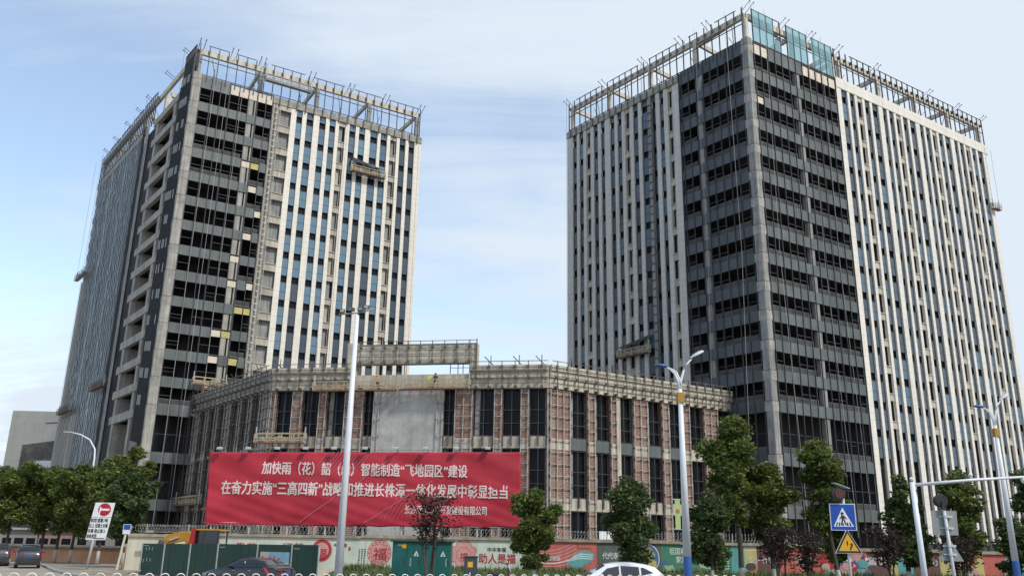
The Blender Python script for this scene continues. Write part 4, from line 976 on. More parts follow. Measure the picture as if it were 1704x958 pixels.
tree(30.2, 50, 7.3, 3.6, 0, 'dark tree at the right edge behind the second lamp post', seed=22, n=12000, shape='open', clear=.3, dens=1.2, size=.14, m=LFD)
# shrubs with bronze leaves
tree(-4.1, 46.6, 4.75, 2.9, 0, 'dark spiky shrub tree in front of the green transformer cabinet', name='shrub_tree', group='bronze-leaved shrub trees', m=LFR, seed=31, n=1500, size=.1, shape='bare', stems=4, clear=.42, white=False, dens=.62)
tree(14.6, 48, 3.5, 2.4, 0, 'bronze shrub tree in front of the maroon mural', name='shrub_tree', group='bronze-leaved shrub trees', m=LFR, seed=32, n=1700, size=.1, shape='bare', stems=4, clear=.35, white=False, dens=.8)
tree(16.0, 47.5, 3.2, 2.0, 0, 'bronze shrub tree in front of the left half of the coral mural', name='shrub_tree', group='bronze-leaved shrub trees', m=LFR, seed=33, n=1300, size=.1, shape='bare', stems=3, clear=.3, white=False, dens=.7)
tree(21.0, 49, 3.6, 2.2, 0, 'bronze shrub tree right of the yellow warning triangle', name='shrub_tree', group='bronze-leaved shrub trees', m=LFR, seed=34, n=1700, size=.1, shape='bare', stems=4, clear=.3, white=False, dens=.8)
tree(24.2, 48, 3.2, 2.3, 0, 'bronze shrub tree between the camera mast and the grey sign back', name='shrub_tree', group='bronze-leaved shrub trees', m=LFR, seed=35, n=1500, size=.1, shape='bare', stems=4, clear=.3, white=False, dens=.8)
tree(28.3, 47.5, 2.9, 1.7, 0, 'bronze shrub tree left of the blue foot of the second lamp post', name='shrub_tree', group='bronze-leaved shrub trees', m=LFR, seed=36, n=1300, size=.1, shape='bare', stems=3, clear=.3, white=False, dens=.8)
# trees of the side street
for i, (x, y, h, cw, lab, mm) in enumerate(((-44.6, 80, 8.4, 5.4, 'leftmost street tree above the dark parked cars', LF), (-42.0, 81, 8.8, 4.8, 'street tree behind the left of the two parked cars', LF), (-40.2, 80, 8.6, 4.2, 'street tree behind the tail of the right parked car', LF),
    (-38.4, 79, 8.9, 4.6, 'street tree with a whitewashed foot just right of the parked cars', LF), (-34.6, 76, 9.2, 4.9, 'broad tree right behind the no-entry board', LF), (-29.2, 68.5, 7.4, 3.8, 'tree between the no-entry board and the small blue sign', LFD), (-33.4, 78, 10.4, 3.6, 'highest tree of the side street, behind the no-entry board', LF), (-49.5, 84, 9.0, 6.0, 'street tree at the far left frame edge', LFD))):
    tree(x, y, h, cw, 0, lab, group='trees along the side street', m=mm, seed=41+i, n=10000, size=.17, shape='oval', clear=.3, zb=.1)

# ------------------------------------------------------------------ lamps, masts, signs
PBLUE = mat('lamp_blue', (.03, .10, .32), .4, .1, 2); ORG = mat('orange_box', (.42, .22, .03), .6); FLAG = mat('flag_green', (.42, .52, .20), .7, .1, 1)
GAL = mat('galvanised_pole', (.52, .54, .54), .45, .1, 1.5, streak=.1)
def street_lamp(x, y, label, flag=False):
    t = thing('street_lamp', (x, y, 0), label, 'street lamp', 'double-armed street lamps'); p = Vector((x, y, 0))
    b = MB(); b.tube([p+Vector((0, 0, 1.95)), p+Vector((-.03, 0, 8.35))], [.155, .085], 14); b.build('pole', WHITEP, t, smooth=True)
    b = MB(); b.tube([p, p+Vector((0, 0, 1.96))], [.17, .158], 14); b.tube([p, p+Vector((0, 0, .1))], .32, 12); b.build('pole_foot', PBLUE, t)
    b = MB(); b.box(p+Vector((-.02, 0, 8.0)), (.25, .25, .4)); b.build('control_box', ORG, t)
    def arm(pts): 
        pts = [p+Vector(q) for q in pts]; b = MB(); b.tube(pts, [.07, .055, .045, .035, .03], 8); b.build('arm', WHITEP, t, smooth=True)
    arm([(-.03, 0, 8.2), (-.08, 0, 8.65), (-.22, 0, 8.98), (-.4, -.02, 9.14), (-.6, -.05, 9.24)]); arm([(.0, 0, 8.5), (-.04, 0, 8.75), (-.14, -.0, 9.0), (-.28, -.02, 9.12), (-.45, -.03, 9.2)])
    arm([(-.02, 0, 8.2), (.03, 0, 8.7), (.15, .05, 9.1), (.33, .1, 9.4), (.55, .2, 9.65)])
    for c, m_, rz, tl in (((-.78, -.06, 9.26), PBLUE, .0, 6), ((.78, .28, 9.83), GAL, .4, -28)):
        b = MB(); n = 12; L_ = .26 if m_ is PBLUE else .36; R2 = Matrix.Rotation(rz, 3, 'Z') @ Matrix.Rotation(R_(tl), 3, 'Y')
        prof = [(-L_, .03, .02), (-L_*.8, .11, .05), (-L_*.2, .16, .09), (L_*.4, .15, .1), (L_*.85, .1, .08), (L_, .05, .05)]; rings = []
        for X, wy, hz in prof: rings.append([p+Vector(c)+R2@Vector((X if m_ is GAL else X, wy*math.cos(2*math.pi*k/n), hz*math.sin(2*math.pi*k/n)*(1 if math.sin(2*math.pi*k/n) > 0 else .4))) for k in range(n)])
        b.v = [tuple(q) for rg_ in rings for q in rg_]
        for i in range(len(rings)-1):
            for k in range(n): b.f.append((i*n+k, i*n+(k+1) % n, (i+1)*n+(k+1) % n, (i+1)*n+k))
        b.f.append(tuple(range(n))); b.f.append(tuple((len(rings)-1)*n+k for k in range(n)))
        b.build('lamp_head', m_, t, smooth=True)
    if flag:
        b = MB(); b.box(p+Vector((-.3, 0, 3.5)), (.2, .03, 1.15)); f = b.build('flag_panel', FLAG, t)
        b = MB(); b.box(p+Vector((-.3, -.02, 3.62)), (.14, .012, .14)); b.build('print', ORG, f)
        b = MB(); b.tube([p+Vector((-.5, 0, 4.05)), p+Vector((.18, 0, 4.02))], .025, 6); b.tube([p+Vector((-.5, 0, 2.95)), p+Vector((.18, 0, 2.92))], .025, 6); b.build('flag_bracket', STEELG, t)
    return t
street_lamp(6.83, 34, 'white double-armed lamp post with a green flag and orange box, in front of the podium', True)
street_lamp(24.1, 42.5, 'white double-armed lamp post with a blue foot at the right edge of the photo')
def pxp(x, y, Y): return at(x, y, Y)
# flood light mast
p = Vector((-6.72, 36, 0)); t = thing('floodlight_mast', p, 'tall white mast with four floodlights on a crossbar, in front of the red banner', 'light mast')
b = MB(); b.tube([p, p+Vector((0.02, 0, 11.7))], [.175, .085], 14); b.build('pole', WHITEP, t, smooth=True)
b = MB(); b.tube([p+Vector((-.78, 0, 11.72)), p+Vector((.02, -.05, 11.78)), p+Vector((.72, .1, 12.02))], .035, 6); b.build('crossbar', STEELG, t)
for dx, dz, tilt in ((-.62, 0.02, .0), (-.2, .1, .4), (.14, .12, -.3), (.42, .22, .25)):
    b = MB(); c = p+Vector((dx, -.1, 11.82+dz)); b.box(c, (.22, .1, .16), tilt); b.box(c+Vector((0, .07, 0)), (.12, .08, .1), tilt); f = b.build('floodlight', STEEL, t, bevel=.01)
    b = MB(); b.box(c+Vector((-.05*tilt, -.055, 0)), (.17, .012, .11), tilt); b.build('lens', LAMPG, f)
# camera mast
p = Vector((13.95, 30, 0)); t = thing('camera_mast', p, 'white mast with a long horizontal arm carrying dome cameras, right side', 'camera mast')
b = MB(); b.tube([p, p+Vector((-.1, 0, 4.55))], [.105, .08], 12); b.build('pole', WHITEP, t, smooth=True)
b = MB(); b.tube([p+Vector((-.12, 0, 4.45)), p+Vector((2.0, 0, 4.66)), p+Vector((3.85, 0, 4.8))], [.06, .052, .04], 10); b.build('arm', WHITEP, t, smooth=True)
def ball(b, c, r, n=10, m_=6, sz=1, hemi=False):
    k0 = len(b.v)
    for i in range(m_+1):
        ph = math.pi*i/m_
        for k in range(n): b.v.append((c[0]+r*math.sin(ph)*math.cos(2*math.pi*k/n), c[1]+r*math.sin(ph)*math.sin(2*math.pi*k/n), c[2]+r*sz*math.cos(ph)))
    for i in range(m_):
        for k in range(n): b.f.append((k0+i*n+k, k0+(i+1)*n+k, k0+(i+1)*n+(k+1) % n, k0+i*n+(k+1) % n))
for dx, dz, r0 in ((3.78, 4.66, .11), (1.95, 4.83, .07), (-.12, 4.66, .06)):
    b = MB(); ball(b, p+Vector((dx, 0, dz)), r0); b.tube([p+Vector((dx, 0, dz)), p+Vector((dx, 0, 4.7))], .03, 6); b.build('dome_camera', WHITEP, t, smooth=True)
# pedestrian sign, warning sign, signal on one pole
SB = mat('sign_blue', (.01, .07, .36), .35, .06, 1); SW = mat('sign_white', (.72, .73, .74), .4, .04, 1); SY = mat('sign_yellow', (.72, .38, .01), .4, .05, 1); SK = mat('sign_black', (.02, .02, .02), .5); SG = mat('sign_back', (.27, .28, .28), .5, .1, 1, streak=.1)
p = Vector((9.98, 26.1, 0)); t = thing('signal_pole', p, 'pole with a blue pedestrian crossing sign over a yellow warning triangle and a dark signal', 'signal pole')
b = MB(); b.tube([p, p+Vector((-.04, 0, 3.95))], .042, 8); b.build('pole', GAL, t, smooth=True)
F_ = Fr((p.x-.12, p.y-.06), -3, -1)
def poly(F, pts, d0, d1, name, m_, par): 
    b = MB(); b.prism(pts, lambda x, z: F.p(x, z, d0), lambda x, z: F.p(x, z, d1)); return b.build(name, m_, par)
sz = 3.2
s1 = poly(F_, [(-.37, sz-.38), (.37, sz-.38), (.37, sz+.38), (-.37, sz+.38)], 0, .02, 'crossing_sign', SW, t)
poly(F_, [(-.35, sz-.36), (.35, sz-.36), (.35, sz+.36), (-.35, sz+.36)], .021, .025, 'sign_field', SB, s1)
poly(F_, [(-.29, sz-.27), (.29, sz-.27), (.0, sz+.27)], .026, .03, 'sign_triangle', SW, s1)
for pts in ([(-.02+.045*math.cos(a/8*6.28), sz+.1+.045*math.sin(a/8*6.28)) for a in range(8)], [(-.055, sz+.05), (.045, sz+.04), (.03, sz-.06), (-.045, sz-.07)], [(.03, sz+.04), (.11, sz-.05), (.09, sz-.07), (.02, sz+.0)], [(-.05, sz+.04), (-.11, sz-.06), (-.09, sz-.07), (-.04, sz-.0)],
            [(-.04, sz-.06), (.0, sz-.07), (-.05, sz-.23), (-.09, sz-.23)], [(0.0, sz-.07), (.035, sz-.06), (.09, sz-.23), (.05, sz-.23)],
            [(-.23, sz-.25), (-.19, sz-.25), (-.16, sz-.15), (-.19, sz-.15)], [(-.15, sz-.25), (-.11, sz-.25), (-.1, sz-.15), (-.13, sz-.15)], [(-.04, sz-.25), (.0, sz-.25), (-.0, sz-.17), (-.03, sz-.17)], [(.1, sz-.25), (.14, sz-.25), (.12, sz-.15), (.09, sz-.15)], [(.18, sz-.25), (.23, sz-.25), (.19, sz-.15), (.16, sz-.15)]):
    poly(F_, pts, .0305, .034, 'pictogram', SK, s1)
tz = 2.42; cx_ = .08
def tri(r_, dz=0): return [(cx_-r_*.98, tz-r_*.6+dz), (cx_+r_*.98, tz-r_*.6+dz), (cx_, tz+r_*1.12+dz)]
s2 = poly(F_, tri(.40), 0, .02, 'warning_sign', SW, t); poly(F_, tri(.38), .021, .024, 'sign_border', SK, s2); poly(F_, tri(.29), .025, .028, 'sign_field', SY, s2)
for pts in ([(.03, tz+.1), (.08, tz+.1), (.07, tz-.02), (.045, tz-.04)], [(.12, tz-.15), (.16, tz-.15), (.16, tz-.09), (.2, tz-.06), (.2, tz+.0), (.22, tz), (.17, tz+.06), (.12, tz+.0), (.15, tz), (.15, tz-.04), (.12, tz-.07)]):
    poly(F_, pts, .0285, .031, 'pictogram', SK, s2)
b = MB(); b.tube([p+Vector((-.2, -.18, 3.86)), p+Vector((-.2, .0, 3.86))], [.19, .17], 18); b.tube([p+Vector((-.2, .0, 3.86)), p+Vector((0, .02, 3.86))], .04, 6); sg = b.build('signal_head', SK, t)
b = MB(); b.tube([p+Vector((-.2, -.2, 3.86)), p+Vector((-.2, -.181, 3.86))], .14, 18); b.build('lens', mat('dark_red_lens', (.10, .025, .02), .3), sg)
b = MB(); b.hexa([p+Vector(v) for v in ((-.3, -.2, 4.16), (.1, -.25, 4.0), (.12, .15, 4.03), (-.28, .2, 4.18), (-.3, -.2, 4.18), (.1, -.25, 4.02), (.12, .15, 4.05), (-.28, .2, 4.2))]); b.build('solar_panel', GAL, t)
# the back of a second pair
p = Vector((11.98, 24, 0)); t = thing('sign_pole', p, 'pole seen from behind with a grey square sign above a grey triangle sign', 'sign pole')
b = MB(); b.tube([p, p+Vector((-.12, 0, 3.5))], .045, 8); b.build('pole', GAL, t, smooth=True)
F_ = Fr((p.x-.08, p.y+.07), 2, -1)
s1 = poly(F_, [(-.38, 2.7), (.32, 2.7), (.34, 3.34), (-.36, 3.34)], -.02, 0, 'square_sign', SG, t); s2 = poly(F_, [(-.3, 2.03), (.38, 2.03), (.03, 2.66)], -.02, 0, 'triangle_sign', SG, t)
for z in (2.88, 3.18, 2.2, 2.42):
    b = MB(); b.fbox(F_, -.16, .16, z-.015, z+.015, .0, .03); b.fbox(F_, -.05, .15, z-.03, z+.03, .03, .12); b.build('clamp', GAL, t)
b = MB(); b.tube([p+Vector((-.14, -.02, 3.6)), p+Vector((-.14, .2, 3.6))], .16, 14); b.box(p+Vector((-.13, 0, 3.47)), (.1, .12, .22)); b.build('signal_head', SK, t)
# no-entry board on the side street
p = Vector((-29.55, 63, .1)); t = thing('no_entry_board', p, 'tall white board with a red no-entry disc and black Chinese text, among the left trees', 'road sign')
b = MB(); b.tube([p+Vector((.15, .1, -.1)), p+Vector((.55, .1, 4.3))], .09, 8); b.build('pole', GAL, t, smooth=True)
F_ = Fr((p.x, p.y), 4, -1)
sk = lambda z: .13*(z-2)   # the board leans with its pole
bd = poly(F_, [(-.2+sk(2.15), 2.15), (1.16+sk(2.15), 2.15), (1.16+sk(4.7), 4.7), (-.2+sk(4.7), 4.7)], -.04, 0, 'board', SW, t)
cz_ = 4.22; c0 = .55+sk(cz_); b = MB(); b.prism([(c0+.44*math.cos(a*math.pi/14), cz_+.44*math.sin(a*math.pi/14)) for a in range(28)], lambda x, z: F_.p(x, z, .003), lambda x, z: F_.p(x, z, .01)); b.build('no_entry_disc', mat('sign_red', (.40, .01, .02), .4), bd)
poly(F_, [(c0-.34, cz_-.07), (c0+.34, cz_-.07), (c0+.34, cz_+.07), (c0-.34, cz_+.07)], .011, .016, 'bar', SW, bd)
for i, (tx, xx) in enumerate((('核定载重1吨', 1.12), ('以上 混凝土车辆', 1.2), ('车辆 禁止驶入', 1.16), ('违者处罚', .62))):
    z = 3.48-i*.36; text(F_, tx, -.18+sk(z), xx-.08+sk(z)-.05, z-.14, z+.14, .008, SK, 'lettering', bd, .02)
text(F_, '长沙市公安局交通警察支队', .3+sk(2.25), 1.1+sk(2.25), 2.22, 2.29, .008, SK, 'lettering', bd)
poly(F_, [(-.24+sk(3.7), 3.685), (1.2+sk(3.7), 3.685), (1.2+sk(3.7), 3.7), (-.24+sk(3.7), 3.7)], .003, .008, 'rule', SK, bd)
# small blue sign
p = Vector((-24.9, 57.5, 0)); t = thing('post_sign', p, 'short cream post with a small blue and white sign, left end of the green hoarding', 'sign')
b = MB(); b.tube([p, p+Vector((.3, 0, 2.5))], .07, 8); b.box(p+Vector((0, 0, .03)), (.4, .4, .12)); b.build('post', mat('cream_post', (.6, .56, .42), .6), t)
b = MB(); b.box(p+Vector((.34, 0, 2.85)), (.48, .04, .62)); f = b.build('plate', SW, t); b = MB(); b.box(p+Vector((.36, -.03, 2.98)), (.42, .02, .3)); b.build('emblem', SB, f)
# side street lamps
for (bx, by, pts, lab) in ((-45.2, 95, [(0, 0, 0), (0, 0, 10.6), (-.1, 0, 11.6), (-.8, 0, 12.6), (-1.9, 0, 13.15), (-3.1, 0, 13.4)], 'curved white lamp post rising out of the left trees'),):
    p = Vector((bx, by, 0)); t = thing('side_street_lamp', p, lab, 'street lamp'); b = MB(); b.tube([p+Vector(q) for q in pts], [.16, .11, .09, .08, .07, .06], 8); b.build('pole', WHITEP, t, smooth=True)
    b = MB(); q = p+Vector(pts[-1]); b.box(q+Vector((-.3 if pts[-1][0] < 0 else .3, 0, 0)), (.8, .3, .1)); b.build('lamp_head', GAL, t, bevel=.03)
# black junction box, grey bollard things near the board

# ------------------------------------------------------------------ vehicles
def paint(name, c, rough=.25):
    m = mat(name, c, rough, .04, 1); b = m.node_tree.nodes['Principled BSDF']; b.inputs['Coat Weight'].default_value = .6; b.inputs['Coat Roughness'].default_value = .08; return m
CARB = paint('car_black', (.012, .013, .017)); CARW = paint('car_white', (.68, .69, .70), .35); CARD = paint('car_dark', (.03, .033, .04)); CARG = glassmat('car_glass', (.012, .014, .018), .05, .6)
TAIL = mat('tail_lamp', (.5, .008, .012), .6, spec=.2); HEADL = mat('head_lamp', (.55, .58, .6), .15); CHR = mat('chrome', (.6, .6, .6), .2, metal=.9); PLB = mat('plate_blue', (.02, .08, .4), .4)
def car(x, y, yaw, prof, glass, m, label, name, L, W_=.9, plate=True, z=0, group=None, cover=None):
    t = thing(name, (0, 0, 0), label, 'car', group); rings = []; ns = len(prof)
    def P(X, Y, Z): return Vector((X-L/2, Y, Z))
    for X, zb_, belt, roof, wf in prof:
        w = W_*wf; wr = w*(1-.62*(roof-belt)) if roof-belt > .05 else w*.93
        half = [(w*.9, zb_), (w*.99, zb_+.14), (w, (zb_+belt)/2), (w*.985, belt-.05), (w*.955, belt), (wr+.03, roof-.07), (wr*.86, roof-.01), (wr*.45, roof+.012), (0, roof+.018)]
        rings.append([P(X, a, c) for a, c in half]+[P(X, -a, c) for a, c in half[-2::-1]])
    b = MB(); k = len(rings[0]); b.v = [tuple(q) for r_ in rings for q in r_]
    for i in range(ns-1):
        for j in range(k-1): b.f.append((i*k+j, i*k+j+1, (i+1)*k+j+1, (i+1)*k+j))
        b.f.append((i*k+k-1, i*k, (i+1)*k, (i+1)*k+k-1))
    b.f.append(tuple(range(k))[::-1]); b.f.append(tuple((ns-1)*k+j for j in range(k)))
    b.build('body', m, t, smooth=True)
    def surf(X, v, side):      # v 0 at belt, 1 at roof edge
        for i in range(ns-1):
            if prof[i][0] <= X <= prof[i+1][0]:
                u = (X-prof[i][0])/(prof[i+1][0]-prof[i][0]); a = rings[i][4].lerp(rings[i+1][4], u); c = rings[i][5].lerp(rings[i+1][5], u); q = a.lerp(c, v); q.y = (q.y+.012)*side; return q
    for side in (1, -1):
        for poly_ in glass['side']:
            b = MB(); b.v = [tuple(surf(X, v, side)) for X, v in poly_]; b.f = [tuple(range(len(poly_)))]; o = b.build('window', CARG, t); md = o.modifiers.new('s', 'SOLIDIFY'); md.thickness = .012; md.offset = 0
    for nm, (i, j) in (('windscreen', glass['front']), ('rear_window', glass['rear'])):
        b = MB(); sgn = -1 if nm == 'windscreen' else 1
        A, C_ = rings[i], rings[j]; pts = [A[5] if 0 else A[4].lerp(A[5], .5), A[6], A[8], A[10], A[12].lerp(A[11], .5)]; pts2 = [C_[5].lerp(C_[6], .3), C_[6], C_[8], C_[10], C_[11].lerp(C_[10], .3)]
        off = Vector((sgn*.012, 0, .014)); b.v = [tuple(q+off) for q in pts]+[tuple(q+off) for q in pts2]; b.f = [(q, q+1, q+6, q+5) for q in range(4)]; b.build(nm, CARG, t)
    r_ = .33
    for X in (.82, L-.88):
        for side in (1, -1):
            b = MB(); c = P(X, side*(W_-.12), r_); b.tube([c+Vector((0, -.11, 0)), c+Vector((0, .11, 0))], r_, 20); wh = b.build('wheel', BLACK, t); b = MB(); b.tube([c+Vector((0, side*.1, 0)), c+Vector((0, side*.125, 0))], r_*.62, 12); b.build('rim', GAL, wh)
    last = prof[-2]
    for side in (1, -1):
        X = L-.22; b = MB(); zt = last[2]-.02
        b.hexa([P(X-.3, side*.86, zt-.24), P(X+.14, side*.45, zt-.27), P(X+.27, side*.4, zt-.27), P(X-.2, side*.95, zt-.24), P(X-.5, side*.86, zt+.02), P(X+.12, side*.45, zt-.03), P(X+.25, side*.4, zt-.03), P(X-.44, side*.955, zt+.02)]); b.build('tail_light', TAIL, t)
        b = MB(); zt = prof[1][2]-.02; b.hexa([P(.05, side*.55, zt-.14), P(.4, side*.84, zt-.1), P(.42, side*.9, zt-.1), P(.02, side*.58, zt-.14), P(.1, side*.55, zt), P(.5, side*.84, zt+.02), P(.52, side*.88, zt+.02), P(.06, side*.58, zt)]); b.build('headlight', HEADL, t)
        b = MB(); q = surf(glass['side'][0][0][0]+.15, .0, side); b.box(q+Vector((.0, side*.12, .05)), (.12, .2, .14)); b.build('mirror', m, t, bevel=.03)
        for X in (L*.47, L*.68): b = MB(); q = surf(X, -.12, side); b.box(q+Vector((0, side*.02, -.08)), (.2, .03, .03)); b.build('door_handle', CHR, t)
    if plate: b = MB(); b.box(P(L+.02, 0, last[2]-.28), (.02, .36, .12)); b.build('number_plate', PLB, t)
    t.location = (x, y, z); t.rotation_euler = (0, 0, yaw); return t
sedan = [(0, .3, .55, .56, .72), (.12, .25, .68, .69, .88), (.8, .22, .86, .88, .97), (1.35, .2, .95, .98, 1), (1.75, .2, .97, 1.16, 1), (2.25, .2, .98, 1.40, 1), (2.75, .2, .985, 1.455, 1), (3.2, .2, .99, 1.44, 1), (3.65, .2, 1.0, 1.34, 1), (4.15, .2, 1.03, 1.12, .99), (4.5, .24, 1.02, 1.04, .95), (4.7, .34, .9, .92, .84)]
sg_ = dict(side=[[(1.85, .04), (2.72, .04), (2.72, .88), (2.3, .82)], [(2.8, .04), (3.5, .05), (3.55, .75), (3.2, .88), (2.8, .9)], [(3.56, .1), (3.95, .3), (3.66, .72)]], front=(3, 5), rear=(9, 8))
suv = [(0, .35, .72, .74, .78), (.12, .28, .88, .9, .92), (.75, .25, 1.02, 1.05, .98), (1.15, .24, 1.08, 1.12, 1), (1.5, .24, 1.1, 1.34, 1), (1.95, .24, 1.11, 1.58, 1), (2.5, .24, 1.13, 1.67, 1), (3.1, .24, 1.15, 1.67, 1), (3.6, .24, 1.18, 1.61, 1), (4.0, .24, 1.22, 1.52, .98), (4.3, .26, 1.15, 1.25, .95), (4.5, .34, .95, .98, .86)]
su_ = dict(side=[[(1.62, .04), (2.5, .04), (2.5, .86), (2.02, .8)], [(2.58, .04), (3.3, .05), (3.3, .84), (2.58, .88)], [(3.38, .08), (3.85, .35), (3.5, .8), (3.38, .82)]], front=(3, 5), rear=(10, 9))
car(-12.95, 45.2, R_(-24), sedan, sg_, CARB, 'black sedan passing in front of the green hoarding, red tail lamp showing', 'sedan_car', 4.7, plate=True)
car(4.15, 36.4, R_(3), suv, su_, CARW, 'white car with dark side windows at the bottom centre behind the road railing', 'suv_car', 4.5)
car(-37.0, 69.6, R_(-62), suv, su_, CARD, 'dark parked car seen from behind, the right one of two under the left trees', 'parked_car', 4.5, group='cars parked in the side street', W_=.88)
car(-41.6, 73.6, R_(-62), suv, su_, paint('car_grey', (.05, .052, .058)), 'dark grey parked car cut by the left frame edge', 'parked_car', 4.5, group='cars parked in the side street', W_=.88)
# scooter
p = Vector((-.35, 46.3, vz(0, 46.3))); t = thing('scooter', p, 'small maroon scooter with a windshield parked on the verge before the white mural', 'scooter')
SCP = mat('scooter_paint', (.16, .05, .07), .4); b = MB()
for dx in (-.6, .6):
    wb = MB(); pts = [p+Vector((dx+.22*math.cos(a*math.pi/8), 0, .24+.22*math.sin(a*math.pi/8))) for a in range(17)]; wb.tube(pts, .05, 6, cap=False); wb.build('wheel', BLACK, t)
b.tube([p+Vector(v) for v in ((.62, 0, .3), (.5, 0, .7), (.42, 0, 1.0))], [.06, .1, .05], 8); b.tube([p+Vector(v) for v in ((.5, 0, .45), (.2, 0, .28), (-.1, 0, .3), (-.35, 0, .55), (-.7, 0, .6))], [.1, .1, .12, .17, .07], 8); b.build('body', SCP, t, smooth=True)
b = MB(); b.tube([p+Vector(v) for v in ((.0, 0, .72), (-.3, 0, .76), (-.65, 0, .8))], [.09, .12, .08], 8); b.build('seat', BLACK, t, smooth=True)
b = MB(); b.tube([p+Vector(v) for v in ((.36, -.32, 1.05), (.42, 0, 1.0), (.36, .32, 1.05))], .02, 6); b.build('handlebar', STEEL, t); b = MB(); b.tube([p+Vector((.42, -.2, 1.0)), p+Vector((.36, -.3, 1.25))], .012, 5); ball(b, p+Vector((.36, -.3, 1.28)), .07); b.build('mirror', STEEL, t)
b = MB(); b.hexa([p+Vector(v) for v in ((.52, -.2, .9), (.55, -.2, .9), (.55, .2, .9), (.52, .2, .9), (.4, -.16, 1.3), (.42, -.16, 1.3), (.42, .16, 1.3), (.4, .16, 1.3))]); b.build('windshield', HEADL, t)
# excavator behind the hoarding
EY = mat('excavator_yellow', (.50, .24, .012), .5, .15, 2, fine=.15); ERED = mat('excavator_red', (.36, .02, .02), .5)
p = Vector((-18.6, 56.2, 0)); t = thing('excavator', p, 'yellow excavator with a folded arm and glazed cab behind the green hoarding', 'excavator')
def ex(a, b_): return Vector((a, 56.2, b_))
X = lambda px, py: at(px, py, 56.2)
def slab2(pts, y0, y1, name, m_, par, bev=.02):
    b = MB(); b.prism([(q.x, q.z) for q in pts], lambda x, z: Vector((x, y0, z)), lambda x, z: Vector((x, y1, z))); return b.build(name, m_, par, bevel=bev)
slab2([X(272, 905), X(275, 893), X(281, 889), X(303, 883.5), X(317, 884), X(330, 903), X(327, 910), X(314, 908), X(308, 899), X(288, 903), X(283, 908)], 56.0, 56.45, 'boom', EY, t)
slab2([X(262, 915), X(270, 897), X(277, 898), X(284, 912), X(276, 925), X(262, 925)], 55.7, 56.7, 'bucket', STEELR, t)
slab2([X(284, 897), X(300, 892), X(301, 894), X(285, 899.5)], 55.9, 55.99, 'hydraulic_ram', CHR, t, 0); 
slab2([X(325, 912), X(332, 880), X(337, 880), X(333, 912)], 54.8, 55.1, 'red_strut', ERED, t)
c0, c1 = X(331, 905), X(372, 905); zc0, zc1 = .9, X(350, 882.5).z
slab2([Vector((c0.x-.1, 0, zc1)), Vector((c1.x+.05, 0, zc1)), Vector((c1.x+.02, 0, zc1+.09)), Vector((c0.x-.05, 0, zc1+.09))], 55.2, 57.0, 'cab_roof', EY, t)
b = MB()
for xx in (c0.x, c0.x+.62, c1.x-.05):
    for yy in (55.25, 56.9): b.bar((xx+(0 if xx > c0.x else -.12), yy, zc0), (xx, yy, zc1), .045)
for yy in (55.25, 56.9): b.bar((c0.x, yy, zc0+.9), (c1.x, yy, zc0+.9), .03)
b.build('cab_frame', STEEL, t)
b = MB(); b.v = [(c0.x, 55.27, zc0), (c1.x-.05, 55.27, zc0), (c1.x-.05, 55.27, zc1), (c0.x, 55.27, zc1)]; b.f = [(0, 1, 2, 3)]; b.build('cab_glass', CARG, t)
b = MB(); b.box((c0.x+.75, 56.2, 1.15), (.5, .5, .9)); b.box((c0.x+.95, 56.2, 1.7), (.14, .5, .6)); b.build('cab_seat', BLACK, t, bevel=.05)
b = MB(); b.box(((c0.x+c1.x)/2+.3, 56.3, .75), (2.6, 2.0, .5)); b.build('chassis', EY, t, bevel=.05)
for yy in (55.2, 57.3): b = MB(); b.box(((c0.x+c1.x)/2+.1, yy, .36), (2.9, .45, .68)); b.build('track', BLACK, t, bevel=.25)
# green transformer cabinet and small dark cabinet
TG = mat('cabinet_green', (.005, .115, .10), .45, .08, .7, streak=.12); zt_ = .2
x0, x1 = -6.3, -3.1; t = thing('transformer_cabinet', ((x0+x1)/2, 49.4, zt_), 'large green transformer cabinet with warning triangles on the verge', 'electrical cabinet')
b = MB(); b.box(((x0+x1)/2, 49.9, 1.3), (x1-x0, 1.5, 2.1)); b.build('housing', TG, t, bevel=.02)
b = MB(); b.box(((x0+x1)/2, 49.9, 2.4), (x1-x0+.22, 1.75, .1)); b.build('roof', mat('cabinet_roof', (.02, .06, .055), .6), t, bevel=.02)
b = MB(); b.box(((x0+x1)/2, 49.9, .15), (x1-x0+.1, 1.6, .3)); b.build('plinth', CONCD, t)
TF = Fr((x0, 49.15), 0, -1)
for i in range(4):
    b = MB(); w4 = (x1-x0)/4; b.fbox(TF, .04+i*w4, (i+1)*w4-.03, .36, 2.26, .0, .02); dr = b.build('door', TG, t); b = MB(); b.fbox(TF, (i+.9)*w4-.05, (i+.9)*w4, 1.2, 1.45, .02, .06); b.build('handle', STEEL, dr)
for s in (1.32, 2.78):
    tr_ = poly(TF, [(s-.14, 1.62), (s+.14, 1.62), (s, 1.9)], .022, .03, 'warning_triangle', SW, t); poly(TF, [(s-.04, 1.65), (s+.05, 1.65), (s+.01, 1.8)], .031, .034, 'flash', SK, tr_)
poly(TF, [(.52, 2.02), (.76, 2.02), (.76, 2.24), (.52, 2.24)], .022, .03, 'yellow_label', SY, t)
for s in (.98, 2.93): text(TF, '高压危险', s, s+.08, 1.1, 1.5, .024, SW, 'lettering', t, vertical=True)
text(TF, '国家电网', .3, .5, 2.14, 2.22, .024, SW, 'lettering', t)
x0 = -1.87; t = thing('control_cabinet', (x0, 46.4, .1), 'small dark grey cabinet with a yellow label beside the scooter', 'electrical cabinet'); CG = mat('cabinet_dark', (.045, .055, .065), .5, .1, 1)
